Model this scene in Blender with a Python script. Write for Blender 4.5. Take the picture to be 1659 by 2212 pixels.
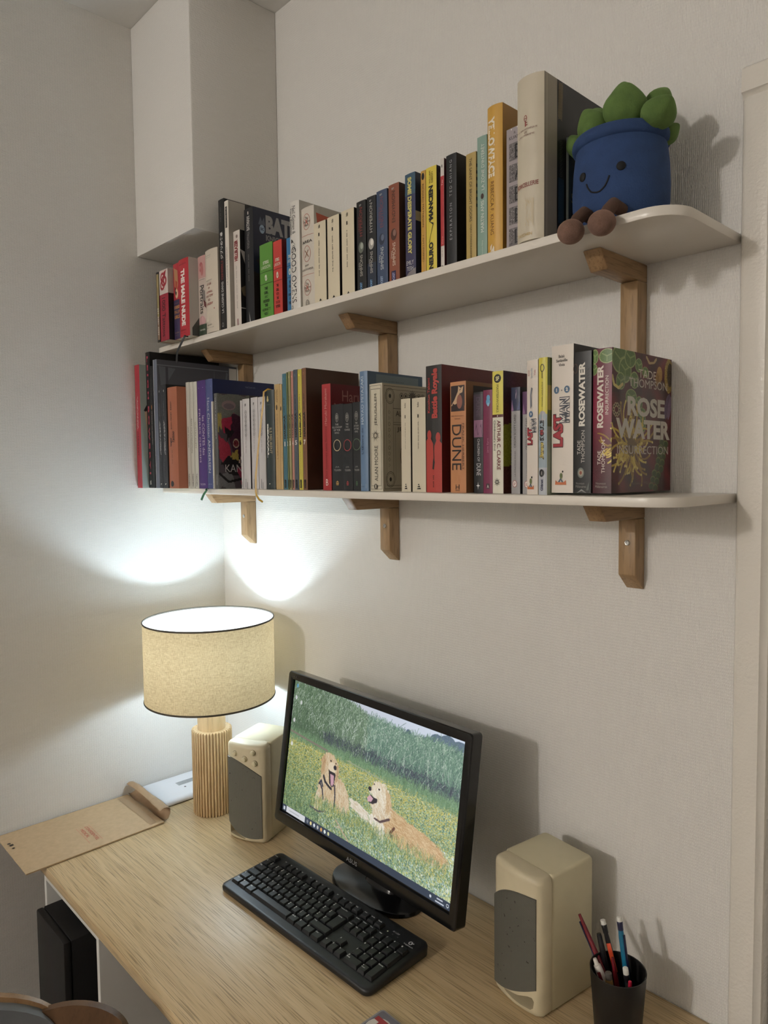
import bpy, bmesh, math, random
import numpy as np
from mathutils import Vector, Matrix
random.seed(7); RNG = np.random.default_rng(7)
PI = math.pi
SC = bpy.context.scene
COL = SC.collection
for o in list(bpy.data.objects):
    bpy.data.objects.remove(o)

# ------------------------------------------------------------------ camera, world, exposure
cam_data = bpy.data.cameras.new('camera')
cam = bpy.data.objects.new('camera', cam_data); COL.objects.link(cam)
CP = Vector((1.8824, -1.1148, 1.6163)); YAW, PITCH, ROLL, FPX = 0.8154, -0.0567, -0.0107, 1550.77
fw = Vector((-math.sin(YAW)*math.cos(PITCH), math.cos(YAW)*math.cos(PITCH), math.sin(PITCH)))
rt = fw.cross(Vector((0, 0, 1))).normalized(); up = rt.cross(fw)
R_ = rt*math.cos(ROLL) + up*math.sin(ROLL); U_ = up*math.cos(ROLL) - rt*math.sin(ROLL)
cam.matrix_world = Matrix(((R_.x, U_.x, -fw.x, CP.x), (R_.y, U_.y, -fw.y, CP.y), (R_.z, U_.z, -fw.z, CP.z), (0, 0, 0, 1)))
cam_data.sensor_fit = 'VERTICAL'; cam_data.sensor_height = 36.0; cam_data.sensor_width = 27.0
cam_data.lens = 36.0*FPX/2212.0; cam_data.clip_start = 0.01
SC.camera = cam
world = bpy.data.worlds.new('room_night'); SC.world = world; world.use_nodes = True
world.node_tree.nodes['Background'].inputs[0].default_value = (0.02, 0.022, 0.03, 1)
world.node_tree.nodes['Background'].inputs[1].default_value = 0.3
vs = SC.view_settings
vs.view_transform = 'Standard'; vs.look = 'None'; vs.gamma = 1.0; vs.use_curve_mapping = False
vs.exposure = 0.0
CEIL_GLOBE = dict(loc=(0.66, -4.3, 2.58), r=0.085, strength=7200.0, color=(1.0, 0.955, 0.91))
LAMP_BULB = dict(r=0.036, rz=0.012, strength=205.0, lower=80.0, color=(0.74, 0.92, 1.06))

# ------------------------------------------------------------------ colour and materials
def s2l(c):
    c = c/255.0
    return c/12.92 if c <= 0.04045 else ((c+0.055)/1.055)**2.4
def lin(rgb): return tuple(s2l(c) for c in rgb[:3])
def inklin(rgb):
    """printing inks: a little duller than screen primaries"""
    c = lin(rgb); g = 0.3*c[0]+0.6*c[1]+0.1*c[2]
    return tuple((g+(x-g)*0.88)**1.09 for x in c)
def mat_new(name):
    m = bpy.data.materials.new(name); m.use_nodes = True
    nt = m.node_tree; b = nt.nodes['Principled BSDF']
    return m, nt, b
_mc = {}
def M(name, rgb, rough=0.5, metal=0.0, spec=0.5, noise=0.0, nscale=60, bump=0.0, bscale=200, sheen=0.0, coat=0.0, ink=False):
    if name in _mc: return _mc[name]
    m, nt, b = mat_new(name)
    c = inklin(rgb) if ink else lin(rgb)
    b.inputs['Base Color'].default_value = (*c, 1); b.inputs['Roughness'].default_value = rough
    b.inputs['Metallic'].default_value = metal; b.inputs['Specular IOR Level'].default_value = spec
    if sheen:
        b.inputs['Sheen Weight'].default_value = sheen; b.inputs['Sheen Roughness'].default_value = 0.4
        b.inputs['Sheen Tint'].default_value = (*[min(1, x*2.5+0.05) for x in c], 1)
    if coat: b.inputs['Coat Weight'].default_value = coat; b.inputs['Coat Roughness'].default_value = 0.1
    tc = nt.nodes.new('ShaderNodeTexCoord')
    if noise:
        n = nt.nodes.new('ShaderNodeTexNoise'); n.inputs['Scale'].default_value = nscale; n.inputs['Detail'].default_value = 4
        r = nt.nodes.new('ShaderNodeValToRGB')
        r.color_ramp.elements[0].position = 0.3; r.color_ramp.elements[1].position = 0.7
        r.color_ramp.elements[0].color = (*[x*(1-noise) for x in c], 1); r.color_ramp.elements[1].color = (*[min(1, x*(1+noise)) for x in c], 1)
        nt.links.new(tc.outputs['Object'], n.inputs['Vector']); nt.links.new(n.outputs['Fac'], r.inputs[0]); nt.links.new(r.outputs[0], b.inputs['Base Color'])
    if bump:
        n = nt.nodes.new('ShaderNodeTexNoise'); n.inputs['Scale'].default_value = bscale; n.inputs['Detail'].default_value = 3
        bp = nt.nodes.new('ShaderNodeBump'); bp.inputs['Strength'].default_value = bump; bp.inputs['Distance'].default_value = 0.001
        nt.links.new(tc.outputs['Object'], n.inputs['Vector']); nt.links.new(n.outputs['Fac'], bp.inputs['Height']); nt.links.new(bp.outputs[0], b.inputs['Normal'])
    _mc[name] = m
    return m

def wallpaper(name, rgb, axis, strength=0.6):
    """painted woven-glass wallpaper: short threads in two directions, all relief"""
    m, nt, b = mat_new(name); L = nt.links.new; N = nt.nodes.new
    b.inputs['Base Color'].default_value = (*lin(rgb), 1); b.inputs['Roughness'].default_value = 0.42
    b.inputs['Specular IOR Level'].default_value = 0.35
    tc = N('ShaderNodeTexCoord')
    nz = N('ShaderNodeTexNoise'); nz.inputs['Scale'].default_value = 45; nz.inputs['Detail'].default_value = 2
    L(tc.outputs['Object'], nz.inputs['Vector'])
    outs = []
    ax = 'X' if axis == 'x' else 'Y'
    for direction, sc, dist in ((ax, 104, 2.6), ('Z', 60, 4.0)) if axis == 'x' else (('Z', 92, 3.0), (ax, 52, 4.0)):
        w = N('ShaderNodeTexWave'); w.wave_type = 'BANDS'; w.bands_direction = direction
        w.inputs['Scale'].default_value = sc; w.inputs['Distortion'].default_value = dist
        w.inputs['Detail'].default_value = 2; w.inputs['Detail Scale'].default_value = 2.2
        L(tc.outputs['Object'], w.inputs['Vector']); outs.append(w.outputs['Fac'])
    md = N('ShaderNodeMath'); md.operation = 'MULTIPLY_ADD'; L(outs[1], md.inputs[0]); md.inputs[1].default_value = 0.55; md.inputs[2].default_value = 0.45
    mx = N('ShaderNodeMath'); mx.operation = 'MULTIPLY'; L(outs[0], mx.inputs[0]); L(md.outputs[0], mx.inputs[1])
    ma = N('ShaderNodeMath'); ma.operation = 'MULTIPLY_ADD'; L(nz.outputs['Fac'], ma.inputs[0]); ma.inputs[1].default_value = 0.6; L(mx.outputs[0], ma.inputs[2])
    bp = N('ShaderNodeBump'); bp.inputs['Strength'].default_value = strength; bp.inputs['Distance'].default_value = 0.0010
    L(ma.outputs[0], bp.inputs['Height']); L(bp.outputs[0], b.inputs['Normal'])
    return m

def wood(name, c1, c2, axis, rough=0.45, pore=0.35, along=3.0, across=55.0, bump=0.25):
    """oak: stretched noise along the grain axis with dark pores"""
    m, nt, b = mat_new(name); L = nt.links.new; N = nt.nodes.new
    tc = N('ShaderNodeTexCoord')
    def mp(a, c):
        mpn = N('ShaderNodeMapping'); s = [c, c, c]; s['xyz'.index(axis)] = a
        mpn.inputs['Scale'].default_value = s; L(tc.outputs['Object'], mpn.inputs['Vector']); return mpn
    n1 = N('ShaderNodeTexNoise'); n1.inputs['Scale'].default_value = 1; n1.inputs['Detail'].default_value = 5; n1.inputs['Distortion'].default_value = 0.6
    L(mp(along, across*0.55).outputs[0], n1.inputs['Vector'])
    n2 = N('ShaderNodeTexNoise'); n2.inputs['Scale'].default_value = 1; n2.inputs['Detail'].default_value = 3; n2.inputs['Distortion'].default_value = 0.3
    L(mp(along*4.0, across*4.2).outputs[0], n2.inputs['Vector'])
    r1 = N('ShaderNodeValToRGB'); r1.color_ramp.elements[0].position = 0.32; r1.color_ramp.elements[1].position = 0.68
    r1.color_ramp.elements[0].color = (*lin(c2), 1); r1.color_ramp.elements[1].color = (*lin(c1), 1)
    L(n1.outputs['Fac'], r1.inputs[0])
    r2 = N('ShaderNodeValToRGB'); r2.color_ramp.elements[0].position = 0.36; r2.color_ramp.elements[1].position = 0.47
    r2.color_ramp.elements[0].color = (1-pore, 1-pore*1.05, 1-pore*1.1, 1); r2.color_ramp.elements[1].color = (1, 1, 1, 1)
    L(n2.outputs['Fac'], r2.inputs[0])
    mul = N('ShaderNodeMix'); mul.data_type = 'RGBA'; mul.blend_type = 'MULTIPLY'; mul.inputs[0].default_value = 1
    L(r1.outputs[0], mul.inputs[6]); L(r2.outputs[0], mul.inputs[7]); L(mul.outputs[2], b.inputs['Base Color'])
    b.inputs['Roughness'].default_value = rough
    bp = N('ShaderNodeBump'); bp.inputs['Strength'].default_value = bump; bp.inputs['Distance'].default_value = 0.0006
    L(r2.outputs[0], bp.inputs['Height']); L(bp.outputs[0], b.inputs['Normal'])
    return m

def ink_material():
    m, nt, b = mat_new('print_ink')
    a = nt.nodes.new('ShaderNodeVertexColor'); a.layer_name = 'Col'
    nt.links.new(a.outputs['Color'], b.inputs['Base Color']); b.inputs['Roughness'].default_value = 0.42
    return m
INK = ink_material()

# ------------------------------------------------------------------ mesh building
ABS = {}
def link(o): COL.objects.link(o); return o
def thing(name, label, cat, loc=(0, 0, 0), group=None):
    o = link(bpy.data.objects.new(name, None)); o.empty_display_size = 0.02
    o.location = loc; o['label'] = label; o['category'] = cat
    if group: o['group'] = group
    ABS[o.name] = Vector(loc)
    return o
def tag(o, label=None, cat=None, group=None, kind=None):
    for k, v in (('label', label), ('category', cat), ('group', group), ('kind', kind)):
        if v: o[k] = v
    return o
class MB:
    def __init__(s): s.v = []; s.f = []
    def add(s, verts, faces):
        n = len(s.v); s.v += [tuple(p) for p in verts]; s.f += [tuple(i+n for i in f) for f in faces]; return s
    def box(s, x0, x1, y0, y1, z0, z1):
        return s.add([(x0, y0, z0), (x1, y0, z0), (x1, y1, z0), (x0, y1, z0), (x0, y0, z1), (x1, y0, z1), (x1, y1, z1), (x0, y1, z1)],
                     [(0, 3, 2, 1), (4, 5, 6, 7), (0, 1, 5, 4), (1, 2, 6, 5), (2, 3, 7, 6), (3, 0, 4, 7)])
    def loft(s, rings, cap0=True, cap1=True, closed=True):
        n = len(rings[0]); base = len(s.v)
        for r in rings: s.v += [tuple(p) for p in r]
        for k in range(len(rings)-1):
            for i in range(n if closed else n-1):
                j = (i+1) % n; a = base+k*n
                s.f.append((a+i, a+j, a+n+j, a+n+i))
        if cap0: s.f.append(tuple(base+i for i in reversed(range(n))))
        if cap1: s.f.append(tuple(base+(len(rings)-1)*n+i for i in range(n)))
        return s
    def prism(s, poly, z0, z1, fn=None):
        fn = fn or (lambda a, b, c: (a, b, c))
        return s.loft([[fn(a, b, z0) for a, b in poly], [fn(a, b, z1) for a, b in poly]])
    def lathe(s, prof, cx, cy, n=32, cap0=True, cap1=True):
        return s.loft([[(cx+r*math.cos(2*PI*i/n), cy+r*math.sin(2*PI*i/n), z) for i in range(n)] for r, z in prof], cap0, cap1)
    def tube(s, path, r, n=10, caps=True):
        pts = [Vector(p) for p in path]; rings = []
        rr = r if isinstance(r, (list, tuple)) else [r]*len(pts)
        ref = None
        for i, p in enumerate(pts):
            t = (pts[min(i+1, len(pts)-1)]-pts[max(i-1, 0)]).normalized()
            if ref is None: ref = t.orthogonal().normalized()
            ref = (ref - t*ref.dot(t)).normalized(); b = t.cross(ref)
            rings.append([p+(ref*math.cos(2*PI*k/n)+b*math.sin(2*PI*k/n))*rr[i] for k in range(n)])
        return s.loft(rings, caps, caps)
    def ellipsoid(s, c, r, mat=None, nu=24, nv=14, shape=None):
        rings = []
        for j in range(1, nv):
            ph = PI*j/nv; ring = []
            for i in range(nu):
                th = 2*PI*i/nu
                p = Vector((r[0]*math.sin(ph)*math.cos(th), r[1]*math.sin(ph)*math.sin(th), -r[2]*math.cos(ph)))
                if shape: p = shape(p, th, ph)
                if mat: p = mat @ p
                ring.append(p+Vector(c))
            rings.append(ring)
        return s.loft(rings)
    def build(s, name, m, parent=None, smooth=False, bevel=0, seg=2, autos=None):
        off = ABS[parent.name] if parent else Vector((0, 0, 0))
        me = bpy.data.meshes.new(name)
        me.from_pydata([(x-off.x, y-off.y, z-off.z) for x, y, z in s.v], [], s.f)
        if bevel or True:
            bm = bmesh.new(); bm.from_mesh(me)
            bmesh.ops.recalc_face_normals(bm, faces=bm.faces)
            if bevel:
                es = [e for e in bm.edges if len(e.link_faces) == 2 and e.calc_face_angle(0) > 0.5]
                bmesh.ops.bevel(bm, geom=es, offset=bevel, segments=seg, profile=0.5, affect='EDGES', clamp_overlap=True)
            bm.to_mesh(me); bm.free()
        if smooth or bevel:
            me.polygons.foreach_set('use_smooth', [True]*len(me.polygons))
            try: me.set_sharp_from_angle(angle=math.radians(autos or 40))
            except Exception: pass
        me.materials.append(m)
        o = link(bpy.data.objects.new(name, me))
        if parent: o.parent = parent
        ABS[o.name] = off.copy()
        return o
def struct(name, mb, m, **k): return tag(mb.build(name, m, None, **k), kind='structure')

# ------------------------------------------------------------------ flat print (lettering, emblems, painted panels)
_tc = {}
def text_polys(st, bold=0.0):
    if 0 < bold < 0.045 and ('M' in st or 'N' in st or 'W' in st): bold = 0.0
    key = (st, bold)
    if key in _tc: return _tc[key]
    cu = bpy.data.curves.new('t', 'FONT'); cu.body = st; cu.resolution_u = 3; cu.offset = bold; cu.fill_mode = 'FRONT'
    ob = bpy.data.objects.new('t', cu)
    me = bpy.data.meshes.new_from_object(ob)
    n = len(me.vertices); co = np.zeros(n*3); me.vertices.foreach_get('co', co); co = co.reshape(-1, 3)[:, :2]
    fs = [tuple(p.vertices) for p in me.polygons]
    bpy.data.objects.remove(ob); bpy.data.curves.remove(cu); bpy.data.meshes.remove(me)
    lo = co.min(0); hi = co.max(0)
    co = (co-lo)/np.maximum(hi-lo, 1e-6)
    _tc[key] = (co, fs)
    return _tc[key]
class Ink:
    """flat printing on a surface: fn(a, b, layer) -> world point; a, b are fractions of the surface"""
    def __init__(s, fn, w, h): s.fn = fn; s.w = w; s.h = h; s.v = []; s.f = []; s.c = []; s.k = 0
    def _add(s, ab, faces, col):
        n = len(s.v); s.v += [s.fn(a, b, s.k) for a, b in ab]; s.f += [tuple(i+n for i in f) for f in faces]; s.c += [inklin(col)]*len(faces); s.k += 1
    def rect(s, a0, a1, b0, b1, col, n=6):
        ab = []; f = []
        for i in range(n+1):
            a = a0+(a1-a0)*i/n; ab += [(a, b0), (a, b1)]
        for i in range(n): f.append((2*i, 2*i+2, 2*i+3, 2*i+1))
        s._add(ab, f, col)
    def ell(s, a, b, ra, rb, col, n=20):
        s._add([(a, b)]+[(a+ra/s.w*math.cos(2*PI*i/n), b+rb/s.h*math.sin(2*PI*i/n)) for i in range(n)], [(0, i+1, (i+1) % n+1) for i in range(n)], col)
    def ring(s, a, b, ra, rb, th, col, n=24):
        ab = []
        for i in range(n):
            c, d = math.cos(2*PI*i/n), math.sin(2*PI*i/n)
            ab += [(a+ra/s.w*c, b+rb/s.h*d), (a+(ra-th)/s.w*c, b+(rb-th)/s.h*d)]
        s._add(ab, [(2*i, (2*i+2) % (2*n), (2*i+3) % (2*n), 2*i+1) for i in range(n)], col)
    def poly(s, pts, col): s._add(pts, [tuple(range(len(pts)))], col)
    def text(s, st, rot, a0, a1, b0, b1, col, bold=0.0, skew=0.0):
        co, fs = text_polys(st, bold)
        tx, ty = co[:, 0], co[:, 1]
        if st in ('1', 'I'): tx = 0.28+0.44*tx
        if rot == 'h': a = a0+(a1-a0)*(tx+skew*(ty-0.5)); b = b0+(b1-b0)*ty
        elif rot == 'u': a = a1-(a1-a0)*ty; b = b0+(b1-b0)*(tx+skew*(ty-0.5))
        else: a = a0+(a1-a0)*ty; b = b1-(b1-b0)*(tx+skew*(ty-0.5))
        s._add(list(zip(a.tolist(), b.tolist())), fs, col)
    def dashes(s, rot, a0, a1, b0, b1, col, n=10, seed=1):
        """unreadably small print: words of tiny letter strokes"""
        r = random.Random(seed); k = s.k; ver = rot in 'ud'
        P0, P1 = (b0, b1) if ver else (a0, a1); Q0, Q1 = (a0, a1) if ver else (b0, b1)
        em = (Q1-Q0)*(s.w/s.h if ver else s.h/s.w)*0.75; p = P0
        while p < P1:
            for _ in range(r.randint(3, 8)):
                if p+em > P1: break
                lo, hi = r.choice(((0, 0.72), (0, 0.72), (0, 1), (0.1, 0.72))); q0, q1 = Q0+(Q1-Q0)*lo, Q0+(Q1-Q0)*hi
                for f0, f1 in ((0.05, 0.30), (0.50, 0.72)) if r.random() < 0.7 else ((0.2, 0.5),):
                    if ver: s.rect(q0, q1, p+em*f0, p+em*f1, col, 1)
                    else: s.rect(p+em*f0, p+em*f1, q0, q1, col, 1)
                    s.k = k
                if ver: s.rect(Q0+(Q1-Q0)*0.32, Q0+(Q1-Q0)*0.48, p+em*0.05, p+em*0.72, col, 1)
                else: s.rect(p+em*0.05, p+em*0.72, Q0+(Q1-Q0)*0.32, Q0+(Q1-Q0)*0.48, col, 1)
                s.k = k; p += em
            p += em*0.9
            if p+em > P1: break
        s.k = k+1
    def build(s, name, parent, m=None):
        off = ABS[parent.name]
        me = bpy.data.meshes.new(name)
        me.from_pydata([(p[0]-off.x, p[1]-off.y, p[2]-off.z) for p in s.v], [], s.f)
        lay = me.color_attributes.new('Col', 'FLOAT_COLOR', 'CORNER')
        cols = np.ones((len(me.loops), 4), dtype=np.float32)
        cnt = np.array([len(f) for f in s.f]); cols[:, :3] = np.repeat(np.array(s.c, dtype=np.float32), cnt, axis=0)
        lay.data.foreach_set('color', cols.ravel())
        me.materials.append(m or INK)
        o = link(bpy.data.objects.new(name, me)); o.parent = parent; ABS[o.name] = off.copy()
        return o
class Canvas:
    lw = 1.0
    """a small numpy painting that becomes the colours of a finely divided flat panel"""
    def __init__(s, w, h, bg): s.w = w; s.h = h; s.p = np.zeros((h, w, 3)); s.p[:] = bg
        # row 0 is the top
    def _mask(s, pts):
        x = np.array([p[0]*s.w for p in pts]); y = np.array([p[1]*s.h for p in pts])
        X, Y = np.meshgrid(np.arange(s.w)+0.5, np.arange(s.h)+0.5); ins = np.zeros((s.h, s.w), bool); j = len(x)-1
        for i in range(len(x)):
            cond = ((y[i] > Y) != (y[j] > Y)) & (X < (x[j]-x[i])*(Y-y[i])/((y[j]-y[i]) or 1e-9)+x[i]); ins ^= cond; j = i
        return ins
    def poly(s, pts, col, jit=0, rough=0.0):
        if rough:
            q = []
            for i in range(len(pts)):
                a = np.array(pts[i]); b = np.array(pts[(i+1) % len(pts)])
                for t in np.linspace(0, 1, 7)[:-1]: q.append(a+(b-a)*t+RNG.normal(0, rough, 2))
            pts = q
        m = s._mask(pts); c = np.array(col, float)
        s.p[m] = c + RNG.normal(0, jit, (m.sum(), 1)) if jit else c
    def ell(s, cx, cy, rx, ry, col, jit=0, ang=0):
        X, Y = np.meshgrid((np.arange(s.w)+0.5)/s.w-cx, ((np.arange(s.h)+0.5)/s.h-cy)*s.h/s.w)
        ca, sa = math.cos(ang), math.sin(ang); ry2 = ry*s.h/s.w
        m = ((X*ca+Y*sa)/rx)**2+((-X*sa+Y*ca)/ry2)**2 < 1
        s.p[m] = np.array(col, float)+(RNG.normal(0, jit, (m.sum(), 1)) if jit else 0)
    def strokes(s, x, y, dx, dy, cols, n=24, curve=None, alpha=1.0):
        """many thin strokes at once; x, y, dx, dy arrays in fractions, cols (k,3)"""
        for t in np.linspace(0, 1, n):
            px = x+dx*t+(curve*t*t if curve is not None else 0); py = y+dy*t
            i = (px*s.w).astype(int); j = (py*s.h).astype(int); ok = (i >= 0) & (i < s.w) & (j >= 0) & (j < s.h)
            s.p[j[ok], i[ok]] = s.p[j[ok], i[ok]]*(1-alpha)+cols[ok]*alpha
    def line(s, pts, wd, col):
        wd = wd*s.lw
        for (a, b) in zip(pts[:-1], pts[1:]):
            n = int(max(abs(b[0]-a[0])*s.w, abs(b[1]-a[1])*s.h))*2+2
            for t in np.linspace(0, 1, n):
                cx, cy = (a[0]+(b[0]-a[0])*t)*s.w, (a[1]+(b[1]-a[1])*t)*s.h
                x0, x1, y0, y1 = int(cx-wd), int(cx+wd)+1, int(cy-wd), int(cy+wd)+1
                s.p[max(0, y0):max(0, y1), max(0, x0):max(0, x1)] = col
    def panel(s, name, fn, parent, m=None, grid=True):
        """fn(a, b) with a from left 0..1 and b from bottom 0..1 -> world point"""
        off = np.array(ABS[parent.name]); w, h = s.w, s.h
        P = np.array([[fn(i/w, 1-j/h) for i in range(w+1)] for j in range(h+1)]).reshape(-1, 3)-off
        idx = np.arange((w+1)*(h+1)).reshape(h+1, w+1)
        F = np.stack([idx[1:, :-1], idx[1:, 1:], idx[:-1, 1:], idx[:-1, :-1]], -1).reshape(-1, 4)
        me = bpy.data.meshes.new(name)
        me.vertices.add(len(P)); me.vertices.foreach_set('co', P.ravel())
        me.loops.add(F.size); me.loops.foreach_set('vertex_index', F.ravel().astype(np.int32))
        me.polygons.add(len(F)); me.polygons.foreach_set('loop_start', (np.arange(len(F))*4).astype(np.int32))
        me.update(calc_edges=True); me.validate()
        c = np.clip(s.p, 0, 255)/255.0; c = np.where(c <= 0.04045, c/12.92, ((c+0.055)/1.055)**2.4).reshape(-1, 3)
        cols = np.ones((len(F)*4, 4), np.float32); cols[:, :3] = np.repeat(c, 4, axis=0)
        lay = me.color_attributes.new('Col', 'FLOAT_COLOR', 'CORNER'); lay.data.foreach_set('color', cols.ravel())
        me.materials.append(m or INK)
        o = link(bpy.data.objects.new(name, me)); o.parent = parent; ABS[o.name] = ABS[parent.name].copy()
        return o

# ------------------------------------------------------------------ the room
WALLC = (226, 223, 217)
m_wall_b = wallpaper('wall_paint_back', WALLC, 'x'); m_wall_l = wallpaper('wall_paint_left', WALLC, 'y')
m_ceil = M('ceiling_paint', (232, 230, 225), 0.7, bump=0.3, bscale=120)
m_gloss = M('gloss_trim_paint', (226, 220, 210), 0.25, bump=0.9, bscale=190)
m_floor = wood('floor_wood', (84, 64, 46), (66, 48, 34), 'y', 0.5)
X1, Y0, ZC = 3.4, -5.1, 2.79
struct('floor', MB().box(-0.1, X1+0.1, Y0-0.1, 0.1, -0.1, 0), m_floor)
struct('ceiling', MB().box(-0.1, X1+0.1, Y0-0.1, 0.1, ZC, ZC+0.1), m_ceil)
struct('wall_left', MB().box(-0.1, 0, Y0, 0, 0, ZC), m_wall_l)
DX0, DX1, DZ = 1.515, 2.33, 2.14
struct('wall_back', MB().box(-0.1, DX0, 0, 0.1, 0, ZC).box(DX1, X1+0.1, 0, 0.1, 0, ZC).box(DX0, DX1, 0, 0.1, DZ, ZC), m_wall_b)
struct('wall_right', MB().box(X1, X1+0.1, Y0, 0, 0, ZC), m_wall_l)
struct('wall_front', MB().box(-0.1, X1+0.1, Y0-0.1, Y0, 0, ZC), m_wall_b)
# boxed-in duct in the corner, hanging from the ceiling
duct = MB().box(0.0, 0.312, -0.245, 0.0, 2.198, ZC)
o = struct('trim_1', duct, m_wall_b, bevel=0.003, seg=2)
# door casing: flat face with rounded outer edge and a stepped inner bead
def casing_section(w=0.047):
    return [(0, 0), (0, -0.008), (0.003, -0.013), (0.008, -0.016), (w-0.009, -0.017), (w-0.006, -0.012), (w, -0.009), (w, 0)]
cs = casing_section()
struct('trim_2', MB().prism([(1.468+a, b) for a, b in cs], 0, DZ+0.0), m_gloss, smooth=True, autos=50)
struct('trim_3', MB().prism([(2.377-a, b) for a, b in cs], 0, DZ+0.0), m_gloss, smooth=True, autos=50)
struct('trim_4', MB().prism([(DZ+0.047-a, b) for a, b in cs], 1.468, 2.377, lambda a, b, c: (c, b, a)), m_gloss, smooth=True, autos=50)
struct('door_1', MB().box(DX0+0.003, DX1-0.003, 0.02, 0.06, 0.004, DZ-0.003).box(DX0+0.12, DX1-0.12, 0.012, 0.02, 0.2, 0.95).box(DX0+0.12, DX1-0.12, 0.012, 0.02, 1.08, 2.0),
       M('door_paint', (214, 208, 198), 0.35, bump=0.5, bscale=150), bevel=0.004)
# ceiling globe (real lamp of the room, behind the camera)
def emis(name, color, strength):
    m = bpy.data.materials.new(name); m.use_nodes = True; nt = m.node_tree
    nt.nodes.remove(nt.nodes['Principled BSDF']); e = nt.nodes.new('ShaderNodeEmission')
    e.inputs[0].default_value = (*color, 1); e.inputs[1].default_value = strength
    nt.links.new(e.outputs[0], nt.nodes['Material Output'].inputs[0]); return m
gx, gy, gz = CEIL_GLOBE['loc']; gr = CEIL_GLOBE['r']
t = thing('pendant_lamp', 'round glowing glass globe hanging from the ceiling behind the viewer', 'lamp', (gx, gy, ZC-0.001))
MB().ellipsoid((gx, gy, gz), (gr, gr, gr), nu=24, nv=16).build('globe', emis('globe_glow', CEIL_GLOBE['color'], CEIL_GLOBE['strength']*0.0176/(4*PI*PI*gr*gr)), t, smooth=True)
MB().tube([(gx, gy, gz+gr-0.002), (gx, gy, ZC-0.03)], 0.004, 8).build('cord', M('black_plastic', (22, 22, 23), 0.4), t)
MB().lathe([(0.05, ZC-0.03), (0.055, ZC-0.001)], gx, gy, 24).build('ceiling_rose', M('white_plastic', (235, 235, 232), 0.4), t)

# ------------------------------------------------------------------ shelves and brackets
ZL, ZU, TH, SD = 1.578, 1.956, 0.0139, 0.209
m_shelf = M('shelf_white', (226, 219, 208), 0.3, bump=0.08, bscale=500)
def shelf(z, label):
    r = 0.05; x0, x1 = 0.002, 1.4655; pts = [(x0, -0.001)]
    for k in range(9): a = PI+k*PI/16; pts.append((x0+r+r*math.cos(a), -SD+r+r*math.sin(a)))
    for k in range(9): a = 1.5*PI+k*PI/16; pts.append((x1-r+r*math.cos(a), -SD+r+r*math.sin(a)))
    pts.append((x1, -0.001))
    o = MB().prism(pts, z-TH, z).build('wall_shelf', m_shelf, None, bevel=0.002, seg=2)
    tag(o, label, 'shelf', 'white shelves on the wall'); return o
shelf(ZU, 'white board shelf with rounded corners, the upper one, under the plush toy')
shelf(ZL, 'white board shelf with rounded corners, the lower one, above the lit lamp')
oak_l = wood('bracket_oak_leg', (176, 146, 108), (150, 120, 84), 'z', 0.45, 0.28, 5, 60)
oak_a = wood('bracket_oak_arm', (170, 138, 100), (142, 110, 76), 'y', 0.45, 0.28, 5, 60)
m_steel = M('screw_steel', (190, 190, 188), 0.3, 1.0)
def bracket_first(x, z, label, leg=0.146, screw=0.068):
    w = 0.030; t = thing('shelf_bracket', label, 'bracket', (x, 0, z), 'oak shelf brackets')
    yz = [(-0.0005, z-0.0003), (-0.145, z-0.0003), (-0.123, z-0.0285), (-0.0005, z-0.0285)]
    MB().prism(yz, x-w/2, x+w/2, lambda a, b, c: (c, a, b)).build('arm', oak_a, t, bevel=0.0018)
    yz = [(-0.0005, z-0.0288), (-0.032, z-0.0288), (-0.032, z-leg+0.025), (-0.004, z-leg), (-0.0005, z-leg)]
    MB().prism(yz, x-w/2, x+w/2, lambda a, b, c: (c, a, b)).build('leg', oak_l, t, bevel=0.0018)
    zs = z-screw
    mb = MB().loft([[(x+0.001+rr*math.cos(2*PI*i/16), yy, zs+rr*math.sin(2*PI*i/16)) for i in range(16)] for rr, yy in
              ((0.0046, -0.0315), (0.0046, -0.0332), (0.0038, -0.0340), (0.0022, -0.0338), (0.0018, -0.0326))])
    mb.build('screw', m_steel, t, smooth=True)
    return t
def bracket_copy(src, x, z, label):
    t = src.copy(); COL.objects.link(t); t.location = (x, 0, z); t['label'] = label
    for ch in list(src.children):
        c = ch.copy(); COL.objects.link(c); c.parent = t
    return t
XB = (0.163, 0.734, 1.307)
b0 = bracket_first(XB[0], ZL-TH, 'oak bracket under the lower shelf, lit brightly from the lamp below')
bracket_copy(b0, XB[1], ZL-TH, 'oak bracket under the middle of the lower shelf, with a screw in its leg')
bracket_copy(b0, XB[2], ZL-TH, 'oak bracket under the right end of the lower shelf, beside its wall shadow')
b1 = bracket_first(XB[0], ZU-TH, 'oak bracket under the left part of the upper shelf, behind the plastic-sleeved book', 0.236, 0.19)
bracket_copy(b1, XB[1], ZU-TH, 'oak bracket under the middle of the upper shelf, above the pale blue book')
bracket_copy(b1, XB[2], ZU-TH, 'oak bracket under the upper shelf below the plush feet')

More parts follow.
